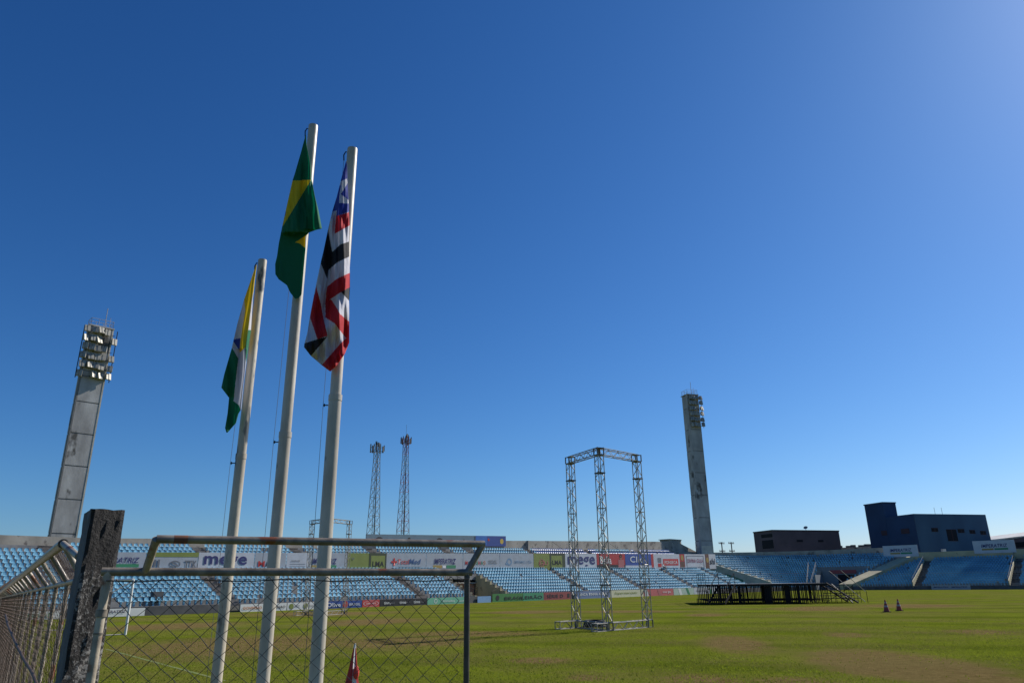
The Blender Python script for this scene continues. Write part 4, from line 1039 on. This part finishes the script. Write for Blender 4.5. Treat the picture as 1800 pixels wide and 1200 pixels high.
g = MB(); block(g, [c0, c1, c1+Vector((6, 14, 0)), c0+Vector((6, 14, 0))], 0, 10.3); g.build('wall', MT['brown'], t)
g = MB(); v0 = c0-Vector((.5, .8, 0)); v1 = c1-Vector((-.5, .8, 0)); h_ = Vector((6, 14, 0))
g.poly([v0+UP*10.3, v1+UP*10.7, v1+h_+UP*11.9, v0+h_+UP*11.5]); g.poly([v0+UP*10.0, v1+UP*10.4, v1+UP*10.7, v0+UP*10.3]); g.poly([v0+h_+UP*11.5, v0+UP*10.3, v0+UP*10.0, v0+h_+UP*11.2]); g.build('roof', MT['roofwhite'], t)
g = MB(); wall_rect(g, c0, c1, .45, .9, 8.2, 9.3, .05, (c1-c0).cross(UP).normalized()*(1 if (c1-c0).cross(UP).dot(c0) < 0 else -1)); g.build('window', MT['winglass'], t)
# utility poles
for px_, pt, D in ((1270, 952, 185), (1287, 952, 190)):
    p = xy(px_, 970, D); zt = at(px_, pt, D).z
    t = thing('utility_pole', p, 'utility pole with crossarms beyond the stand, %s of the pair' % ('left' if px_ < 1280 else 'right'), 'utility pole', 'utility poles behind the corner stand')
    g = MB(); g.tube(p, p+UP*zt, .17, 8, .13); g.build('pole', MT['basewall'], t)
    for z in (zt-.35, zt-2.2):
        g = MB(); a = Vector((.8, .6, 0)); g.tube(p-a*1.05+UP*z, p+a*1.05+UP*z, .09, 5)
        for f in (-.95, -.45, .45, .95): g.tube(p+a*f+UP*z, p+a*f+UP*(z+.38), .06, 5)
        g.build('crossarm', MT['basewall'], t)

# ------------------------------------------------------------------ mobile masts
def mast(px_, pyb, pyt, D, w0, w1, mats, label, style):
    p = xy(px_, pyb, D); zt = at(px_, pyt, D).z; t = thing('mobile_mast', p, label, 'mobile mast', 'lattice mobile masts beyond the stand')
    n = 16; rot = R(22); pts = []
    for i in range(n+1):
        f = i/n; w_ = w0 + (w1-w0)*min(f*1.15, 1); z = zt*f
        pts.append([p + Vector((math.cos(rot+math.pi/2*k)*w_*.7, math.sin(rot+math.pi/2*k)*w_*.7, z)) for k in range(4)])
    g = [MB(), MB()]
    for i in range(n):
        mb = g[(i//2) % 2] if style == 'red' else g[0]
        for k in range(4):
            mb.tube(pts[i][k], pts[i+1][k], .1, 5); mb.tube(pts[i][k], pts[i][(k+1) % 4], .06, 4)
            a, b_ = (k, (k+1) % 4) if i % 2 else ((k+1) % 4, k)
            mb.tube(pts[i][a], pts[i+1][b_], .06, 4); mb.tube(pts[i][b_], pts[i+1][a], .045, 4)
    g[0].build('lattice', MT[mats[0]], t)
    if g[1].v: g[1].build('painted_lattice', MT[mats[1]], t)
    h_ = MB(); h_.tube(p+Vector((.2, .1, 0)), p+Vector((.2, .1, zt)), .16, 6); h_.build('feeder_cable', MT['basewall'], t)
    pl = MB(); Rr = 2.0 if style != 'red' else 1.7
    for i in range(16):
        a0, a1 = 2*math.pi*i/16, 2*math.pi*(i+1)/16
        for z in (zt-2.6, zt-1.3):
            pl.tube(p+Vector((math.cos(a0)*Rr, math.sin(a0)*Rr, z)), p+Vector((math.cos(a1)*Rr, math.sin(a1)*Rr, z)), .06, 4)
        if i % 4 == 0: pl.tube(p+UP*(zt-2.6), p+Vector((math.cos(a0)*Rr, math.sin(a0)*Rr, zt-2.6)), .06, 4)
    pl.build('antenna_ring', MT['basewall'], t)
    for i in range(11):
        a = 2*math.pi*i/11 + .2; c = p + Vector((math.cos(a)*(Rr+.15), math.sin(a)*(Rr+.15), zt - (1.9 if i % 3 else 1.5)))
        mb = MB(); mb.box(c, (.3, .38, rs.uniform(1.6, 2.4)), 0, a); mb.build('panel_antenna', MT['palesteel'] if i % 3 == 0 and style != 'red' else (MT['redpaint'] if style == 'red' and i % 2 else MT['basewall']), t)
    for k in range(4): mb = MB(); mb.box(p + Vector((rs.uniform(-.7, .7), rs.uniform(-.7, .7), zt - .3 + rs.uniform(-.3, .5))), (.35, .35, 1.2), 0, k); mb.build('panel_antenna', MT['basewall'], t)
    mb = MB(); mb.tube(p+UP*zt, p+UP*(zt + (4.2 if style == 'red' else .8)), .05, 5); mb.build('lightning_rod', MT['steel'], t)
mast(656, 938, 779, 228, 3.9, 1.5, ('palesteel', 'palesteel'), 'pale lattice mobile mast beyond the stand, the shorter left one', 'grey')
mast(708, 938, 766, 258, 4.4, 1.5, ('palesteel', 'redpaint'), 'red and white lattice mobile mast beyond the stand, the taller right one', 'red')

# ------------------------------------------------------------------ flagpoles and flags
def pole(bx, by, D, tx, ty, r0_, r1_, zj, m_, label):
    b_ = at(bx, by, D); tp = at(tx, ty, D); x, y = (b_.x+tp.x)/2, (b_.y+tp.y)/2
    b_ = Vector((x, y, 0)); t = thing('flagpole', b_, label, 'flagpole', 'white flagpoles behind the gate')
    g = MB(); g.tube(b_, b_+UP*zj, r0_, 28); g.build('lower_tube', m_, t, True)
    g = MB(); g.tube(b_+UP*(zj-.02), b_+UP*tp.z, r1_, 28); g.tube(b_+UP*(tp.z), b_+UP*(tp.z+.006), r1_*.97, 28); g.build('upper_tube', m_, t, True)
    g = MB(); g.tube(b_+UP*(zj-.03), b_+UP*(zj+.012), r0_*1.06, 28); g.build('joint_collar', m_, t, True)
    lx = b_ - CR.normalized()*(r1_+.022); lx.z = 0
    g = MB(); g.path([b_+UP*(tp.z-.03)-CR*r1_*.8, b_+UP*(tp.z-.02)-CR*(r1_+.012), b_+UP*(tp.z-.05)-CR*(r1_+.026), b_+UP*(tp.z-.1)-CR*(r1_+.022)], .005, 6); g.build('halyard_hook', MT['black'], t)
    g = MB(); g.path([lx - CR*.0 + UP*(tp.z-.06), lx - CR*.012 + UP*((tp.z+zj)/2), lx - CR*.02 + UP*(zj-.05), lx-CR*.01+UP*.9], .0016, 5); g.build('halyard', MT['rope'], t)
    g = MB(); q = lx + UP*(zj-.06); g.tube(q + CR*.03, q - CR*.02, .004, 6); g.tube(q - CR*.012 - UP*.01, q - CR*.012 + UP*.01, .005, 6); g.build('cleat', MT['black'], t)
    return t, b_, tp.z
p1 = pole(383, 1200, 6.0, 459, 458, .0395, .0365, at(424, 800, 6).z, MT['pole_peel'], 'white flagpole with peeling paint carrying the yellow, white and green flag')
p2 = pole(464, 1200, 5.4, 549, 222, .043, .039, at(500, 762, 5.4).z, MT['pole'], 'white flagpole carrying the green and yellow flag, the tallest of the three')
p3 = pole(555.5, 1200, 5.0, 619, 263, .0445, .0395, at(588, 697, 5).z, MT['pole'], 'white flagpole carrying the red, white and black striped flag, the thickest')

def inside(x, y, poly):
    c = False; n = len(poly); j = n-1
    for i in range(n):
        xi, yi = poly[i]; xj, yj = poly[j]
        if (yi > y) != (yj > y) and x < (xj-xi)*(y-yi)/(yj-yi)+xi: c = not c
        j = i
    return c
def interp(tab, y):                       # tab: list of (x, y) with rising y
    if y <= tab[0][1]: return tab[0][0]
    for (x0, y0), (x1, y1) in zip(tab[:-1], tab[1:]):
        if y <= y1: return x0 + (x1-x0)*(y-y0)/max(y1-y0, 1e-6)
    return tab[-1][0]
def flag(D, left, right, base, polys, fold, label, step=.9, front=.075):
    """draped cloth: front and back layers with folds, coloured per face"""
    y0, y1 = left[0][1], left[-1][1]; n = int((y1-y0)/step); mcols = 72
    V, F_, C_ = [], [], []
    for layer in (0, 1):
        k0 = len(V)
        for i in range(n+1):
            y = y0 + (y1-y0)*i/n; xl, xr = interp(left, y), interp(right, y); w_ = max(xr-xl, .4)
            for j in range(mcols+1):
                u = j/mcols; x = xl + w_*u
                bulge = (1-(2*u-1)**2)**.5 * min(.05, w_*.0008)
                dd = D - front + (-bulge if layer == 0 else bulge) + fold(x, y, u, (y-y0)/(y1-y0))*min(1, w_/28)*(1 if layer == 0 else .6)
                dd = min(dd, D - .062 + (.004 if layer else 0)); V.append(tuple(at(x, y, dd)))
        for i in range(n):
            y = y0 + (y1-y0)*(i+.5)/n; xl, xr = interp(left, y), interp(right, y); w_ = max(xr-xl, .4)
            for j in range(mcols):
                a = k0 + i*(mcols+1) + j; f = (a, a+1, a+mcols+2, a+mcols+1)
                F_.append(f if layer else f[::-1])
                x = xl + w_*(j+.5)/mcols; c = base
                for cc, pl in polys:
                    if inside(x, y, pl): c = cc
                C_.append(c)
    me = bpy.data.meshes.new('flag'); me.from_pydata(V, [], F_); me.materials.append(MT['cloth'])
    at_ = me.color_attributes.new('Col', 'FLOAT_COLOR', 'CORNER'); vals = []
    for c in C_: vals += [*c, 1.0]*4
    at_.data.foreach_set('color', vals); me.polygons.foreach_set('use_smooth', [True]*len(F_)); me.update()
    o = bpy.data.objects.new('flag', me); col.objects.link(o)
    return tag(o, label, 'flag', 'flags hanging from the flagpoles')
GRN, YEL, BLU, RED, WHT, BLK = (.0, .14, .062), (.72, .5, .01), (.03, .05, .3), (.46, .012, .022), (.55, .55, .62), (.012, .012, .016)
def ridge(x, x0, w_): return math.exp(-((x-x0)/w_)**2)
def fold3(x, y, u, v):
    d = .032*math.sin(x*.16 + y*.02) + .014*math.sin(x*.42 - y*.035) + .005*math.sin(x*.9 + y*.06 + math.sin(y*.05)*2)
    d -= .05*ridge(x, 604+6*math.sin(y*.03), 7); d += .05*ridge(x, 577+ (y-480)*.04, 6)
    if y > 500: d += .04*math.sin((x+y)*.075)*min(1, (y-500)/40)
    return d
L3 = [(608, 284), (600, 314), (592, 346), (584, 372), (576, 406), (568, 444), (565, 456), (554, 508), (546, 550), (540, 586), (535, 604), (534.4, 610), (546, 625), (566, 642), (580, 652.4)]
R3 = [(609, 284), (610, 290), (611, 322), (613, 362), (614.4, 396), (613.6, 424), (614, 450), (615, 480), (615, 506), (613.6, 530), (614, 570), (614, 602), (606, 622), (592, 642), (581, 652.4)]
P3 = [(BLU, [(600, 280), (616, 280), (616, 372), (612, 373), (591, 380), (592, 370), (580, 373)]),
      (WHT, [(601, 318), (610, 314), (611, 322), (600, 340), (597, 341)]), (WHT, [(597, 340), (612, 351), (615, 358), (596, 357)]),
      (WHT, [(599, 318), (600.6, 318), (598, 326), (596.8, 326)]),
      (RED, [(591, 380), (617, 372), (617, 395), (588, 411)]), (BLK, [(576, 402), (584, 443), (598, 430), (618, 423), (618, 449), (593, 461), (578, 474), (575, 490), (562, 458)]),
      (RED, [(618, 478), (618, 504), (600, 513), (580, 526), (571, 536), (575, 504), (592, 490)]), (BLK, [(600, 513), (618, 503), (618, 530), (614, 529)]),
      (RED, [(572, 530), (582, 526), (592, 541), (598, 552), (618, 569), (618, 602), (608, 594), (588, 568), (572, 558)]),
      (RED, [(556, 504), (564, 534), (570, 566), (576, 590), (558, 596), (545, 558), (545, 548)]),
      (BLK, [(533, 604), (558, 596), (576, 591), (546, 626), (530, 612)]),
      (RED, [(611, 592), (620, 600), (606, 628), (580, 656), (565, 642), (598, 604)])]
flag(p3[1].length, L3, R3, WHT, P3, fold3, 'striped red, white and black flag with blue star canton, hanging limp from the thickest pole', front=.1)
def fold2(x, y, u, v):
    d = .038*math.sin(x*.13 - y*.015) + .013*math.sin(x*.35 + y*.03) + .004*math.sin(x*.8 - y*.07 + math.sin(y*.06)*2)
    if y < 408: d -= .05*min(1, max(0, (x-528-(y-330)*.12))/22)*min(1, max(0, y-300)/60); 
    else: d += .10*min(1, (y-404)/10.0) - .05*math.sin((x-485)*.13)
    return d
L2 = [(537, 238), (529, 268), (518, 306), (514, 318), (504, 362), (497, 394), (490, 428), (487, 450), (483.6, 464), (484, 482), (490, 491), (504, 501), (510, 514), (519, 525.6)]
R2 = [(538, 238), (539, 254), (546, 290), (548, 316), (554, 346), (560, 370), (566, 402), (556, 404), (543, 409), (537, 416), (537, 438), (534, 470), (530, 518), (526, 523), (520, 525.6)]
P2 = [(YEL, [(510, 318), (547, 316), (497, 398), (494, 396)]), (BLU, [(501, 362), (504, 360), (501, 380), (498, 382)]), (YEL, [(540, 412), (540, 438), (534, 434), (527, 428), (519, 426), (530, 419)])]
flag(p2[1].length, L2, R2, GRN, P2, fold2, 'green and yellow flag hanging limp from the tallest pole', front=.1)
def fold1(x, y, u, v):
    d = .02*math.sin(x*.2 + y*.01) - .05*ridge(x, interp([(449, 470), (445, 520), (433, 600), (425, 690), (422, 760)], y), 5)
    d += .03*math.sin(x*.3)*(v > .5); return d
L1 = [(450, 465.5), (429.5, 525), (417, 570), (407, 613), (394, 658), (389, 681), (402.6, 699), (400, 726), (395.5, 752), (398, 760)]
R1 = [(451.5, 465.5), (448, 491), (444.5, 525), (441, 582), (436.6, 610), (433, 635), (428, 675), (424, 719), (419.6, 726), (415, 743), (400, 760)]
P1 = [(YEL, [(438, 455), (460, 455), (450, 491), (443, 525), (436, 584), (431, 611), (421, 620), (423, 596), (431, 545), (429, 526), (420, 524)]), (GRN, [(446, 580), (440, 612), (433, 640), (431, 610), (436, 580)]),
      (BLU, [(408, 597), (423, 594), (421, 616)]), (GRN, [(403, 608), (409, 613), (419, 630), (413, 680), (411, 703), (402.6, 703), (385, 682)]),
      (GRN, [(400, 697), (404, 699), (420, 712), (424, 724), (424, 763), (390, 763)])]
flag(p1[1].length, L1, R1, WHT, P1, fold1, 'yellow, white and green flag hanging limp from the pole with peeling paint', front=.08)

# ------------------------------------------------------------------ gate panel with outrigger rail
def chain(mb, o, ex_, L_, z0, z1, pw=.072, ph=.066, r=.0018, nrm=None, upv=UP, jit=0.0, sides=4):
    """woven chain-link: zigzag wires hooked through each other"""
    ex_ = ex_.normalized(); n = nrm if nrm else ex_.cross(upv).normalized(); cnt = int(L_/(pw/2))
    rows = int((z1-z0)/(ph/2)); rj = random.Random(11)
    jx = [[rj.uniform(-jit, jit) for _ in range(rows+1)] for _ in range(cnt+2)]
    for i in range(0, cnt, 1):
        pts = []
        if i % 1: continue
        for k in range(rows+1):
            sx_ = (i + ((k + i) % 2))*pw/2; ph_ = 1 if (k+i) % 2 else -1
            if sx_ > L_: sx_ = L_
            idx = i + ((k+i) % 2)
            pts.append(o + ex_*(sx_ + jx[idx][k]) + upv*(z1 - k*ph/2 + jx[idx][(k*7) % (rows+1)]) + n*ph_*r*.9)
        mb.path(pts, r, sides)
zl0, zl1 = 2.0595, 2.0488
LLp = EYE + ray(190, 1004)*((zl0-2)/ray(190, 1004).z); LRp = EYE + ray(821, 1005.5)*((zl1-2)/ray(821, 1005.5).z)
LLg = Vector((LLp.x, LLp.y, 0)); LRg = Vector((LRp.x, LRp.y, 0)); gx = (LRg-LLg).normalized(); gn = Vector((gx.y, -gx.x, 0))
gate = thing('gate_panel', LLg, 'pipe framed chain link gate with a raised top rail, in the foreground', 'gate')
rp_ = .0142
g = MB(); g.tube(LLp - gx*.02, LRp + gx*.02, rp_, 20); g.build('middle_rail', MT['pipe'], gate, True)
g = MB(); g.tube(LLp - UP*.0, LLg + UP*.03, rp_, 20); g.build('side_post', MT['cream'], gate, True)
g = MB(); g.tube(LRp, LRg + UP*.03, rp_*.85, 20); g.build('side_post', MT['shade_pipe'], gate, True)
g = MB(); g.tube(LLg+UP*.08, LRg+UP*.08, rp_, 16); g.build('bottom_rail', MT['pipe'], gate, True)
# collar on the left post
q = at(176, 1077, LLg.length); g = MB(); g.tube(Vector((LLg.x, LLg.y, q.z-.012)), Vector((LLg.x, LLg.y, q.z+.012)), rp_*1.3, 18)
q = at(166, 1113, LLg.length); g.tube(Vector((LLg.x, LLg.y, q.z-.003)), Vector((LLg.x, LLg.y, q.z+.003)), rp_*1.15, 18); g.build('hinge_collar', MT['pipe'], gate, True)
UL, UR = EYE + ray(275, 947)*(.164/ray(275, 947).z), EYE + ray(849, 955.5)*(.164/ray(849, 955.5).z)
ux = (UR-UL).normalized()
g = MB(); g.tube(UL, UR + ux*.005, rp_, 20); g.build('top_rail', MT['pipe'], gate, True)
g = MB(); g.tube(UL+ux*.055, UL+ux*.1, rp_*1.02, 20); g.build('rust_ring', MT['rust'], gate, True)
aL = EYE + ray(254, 1003.5)*((2.058-2)/ray(254, 1003.5).z); s_ = (Vector((aL.x, aL.y, 0))-LLg).dot(gx); aL = LLp.lerp(LRp, s_/(LRg-LLg).length)
g = MB(); g.tube(aL, UL, rp_*.98, 20); g.build('outrigger_arm', MT['cream'], gate, True)
g = MB(); g.tube(LRp, UR, rp_*.95, 20); g.build('outrigger_arm', MT['pipe'], gate, True)
def weld(mb, c, r_, n=10):
    for k in range(n):
        d = Vector((rs.gauss(0, 1), rs.gauss(0, 1), rs.gauss(0, 1))).normalized(); mb.tube(c + d*r_*.75, c + d*r_*1.12, .006, 5, .003)
g = MB(); weld(g, aL, rp_); weld(g, LLp, rp_); weld(g, LRp, rp_); weld(g, LLp.lerp(LRp, .42), rp_*.95, 5); g.build('weld_bead', MT['cream'], gate, True)
g = MB(); Lg = (LRg-LLg).length
chain(g, LLg + gx*.03 + gn*.024, gx, Lg-.05, .1, 2.035, jit=.0035)
g.path([LLp + gn*.024 - UP*.03 + gx*(Lg*i/14) - UP*(.004*math.sin(i*1.7) + (zl0-zl1)*i/14) for i in range(15)], .0022, 5)
g.build('chain_link_mesh', MT['wire_dark'], gate)

# charred concrete fence post
fA, fB = at(160, 893, 3.02), at(222.7, 892, 3.06)
cA, cB = Vector((fA.x, fA.y, 0)), Vector((fB.x, fB.y, 0)); bk = at(146.7, 904, 3.24); cC = Vector((bk.x, bk.y, 0))
zt = fA.z; g = MB(); nz, nu = 60, 8; rp = random.Random(21)
ring_pts = []
crn = [cA, cB, cB + (cC-cA), cC]
for s_ in range(4):
    a, b_ = crn[s_], crn[(s_+1) % 4]
    for k in range(nu): ring_pts.append(a.lerp(b_, k/nu))
n_ = len(ring_pts); base_i = len(g.v); cen = sum(crn, Vector())/4
for i in range(nz+1):
    z = zt*i/nz
    for k, p in enumerate(ring_pts):
        j = .0035 if k % nu else .006
        zz = z + (rp.uniform(-.003, .002) if i == nz else 0)
        out = (p-cen).normalized(); g.v.append(Vector((p.x, p.y, zz)) + out*rp.uniform(-j, j*.6) - out*(.006 if k % nu == 0 else 0))
for i in range(nz):
    for k in range(n_):
        k2 = (k+1) % n_; mi = 1 if k//nu == 3 else 0
        g.f.append((i*n_+k, i*n_+k2, (i+1)*n_+k2, (i+1)*n_+k)); g.m.append(mi)
g.v.append(cen + UP*(zt+.004)); ci = len(g.v)-1
for k in range(n_): g.f.append((nz*n_+k, nz*n_+(k+1) % n_, ci)); g.m.append(0)
post = g.build('fence_post', [MT['post'], mat('grey post side', (.13, .13, .135), (.08, .08, .085), 8, .85, 0, .4)], None)
tag(post, 'blackened rough concrete post between the gate and the receding fence', 'post')

# receding fence on the left
T0, T1 = at(111, 955, 3.75), at(0, 1041, 14.0); B0, B1 = at(128, 1018, 3.75), at(0, 1047.5, 14.0)
fd = Vector((T1.x-T0.x, T1.y-T0.y, 0)).normalized()
B0 = Vector((T0.x, T0.y, B0.z)) + Vector((.085, .05, 0)); B1v = B0 + (T1-T0); B1 = Vector((B1v.x, B1v.y, B1.z))
ext = 1.5; T2 = T0 + (T1-T0)*ext; B2 = B0 + (B1-B0)*ext
lf = thing('chain_link_fence', Vector((B0.x, B0.y, 0)), 'long pipe and chain link fence with inclined top receding along the left edge', 'fence')
g = MB()
nn = 24; a_ = (T2-T0).normalized(); ob = a_.orthogonal().normalized(); oc = a_.cross(ob)
for i in range(nn):          # hollow open-ended top pipe
    t0, t1 = 2*math.pi*i/nn, 2*math.pi*(i+1)/nn
    d0, d1 = ob*math.cos(t0)+oc*math.sin(t0), ob*math.cos(t1)+oc*math.sin(t1)
    g.quad(T0+d0*.0205, T0+d1*.0205, T2+d1*.0205, T2+d0*.0205); g.quad(T0+d1*.0165, T0+d0*.0165, T0+a_*.6+d0*.0165, T0+a_*.6+d1*.0165); g.quad(T0+d0*.0165, T0+d1*.0165, T0+d1*.0205, T0+d0*.0205)
g.build('top_rail', MT['pipe'], lf, True)
g = MB(); g.tube(B0, B2, .014, 16); g.build('middle_rail', MT['pipe'], lf, True)
Lf = (B2-B0).length; npost = 24
for i in range(npost):
    f = i/(npost-1); f = f
    p = B0.lerp(B2, f); q = T0.lerp(T2, f)
    g = MB(); g.tube(p, Vector((p.x, p.y, .0)), .0145 if i % 3 == 0 else .0115, 12); g.build('post', MT['cream'] if i % 2 == 0 else MT['pipe'], lf, True)
    g = MB(); g.tube(p, q, .012, 12); g.build('outrigger_arm', MT['cream'] if i % 2 == 0 else MT['pipe'], lf, True)
# stub arm at the post
g = MB(); g.tube(T0, at(138, 978, 3.4), .0135, 12); g.build('stub_arm', MT['cream'], lf, True)
g = MB(); fx = Vector((B2.x-B0.x, B2.y-B0.y, 0)); Lp = fx.length; fx.normalize(); fn = Vector((fx.y, -fx.x, 0)); fn = fn if fn.dot(EYE-B0) > 0 else -fn
slope = (B2.z-B0.z)/Lp
def chain_s(mb, o, ex_, L_, z0, z1, upv, pw, ph, r, n):
    cnt = int(L_/(pw/2)); rows = int((z1-z0)/(ph/2)); rj = random.Random(4)
    for i in range(cnt):
        pts = []
        for k in range(rows+1):
            j = i + ((k+i) % 2); pts.append(o + ex_*(j*pw/2 + rj.uniform(-.004, .004)) + UP*(slope*j*pw/2) + upv*(z1-k*ph/2+rj.uniform(-.004, .004)) + n*(r*.9 if (k+i) % 2 else -r*.9))
        mb.path(pts, r, 3)
chain_s(g, Vector((B0.x, B0.y, 0)) + fn*.026, fx, min(Lp, 12), .6, B0.z-.02, UP, .085, .066, .0012, fn)
g.build('chain_link_mesh', MT['wire'], lf)
g = MB(); uv = (T0-B0); ul = uv.length; chain_s(g, B0 - fn*.0, fx, min(Lp, 12), 0.0, ul, uv.normalized(), .09, .066, .0013, fx.cross(uv).normalized()); g.build('inclined_mesh', MT['wire'], lf)
g = MB(); pts = [at(10, 1080, 6.4), at(14, 1098, 5.6), at(27, 1128, 4.8), at(42, 1158, 4.2), at(56, 1180, 3.8), at(70, 1215, 3.4)]
q_ = []
for i in range(len(pts)-1):
    for k in range(4): q_.append(pts[i].lerp(pts[i+1], k/4))
g.path(q_ + [pts[-1]], .006, 8); g.build('slack_cable', MT['wire'], lf, True)
bpy.context.view_layer.update()
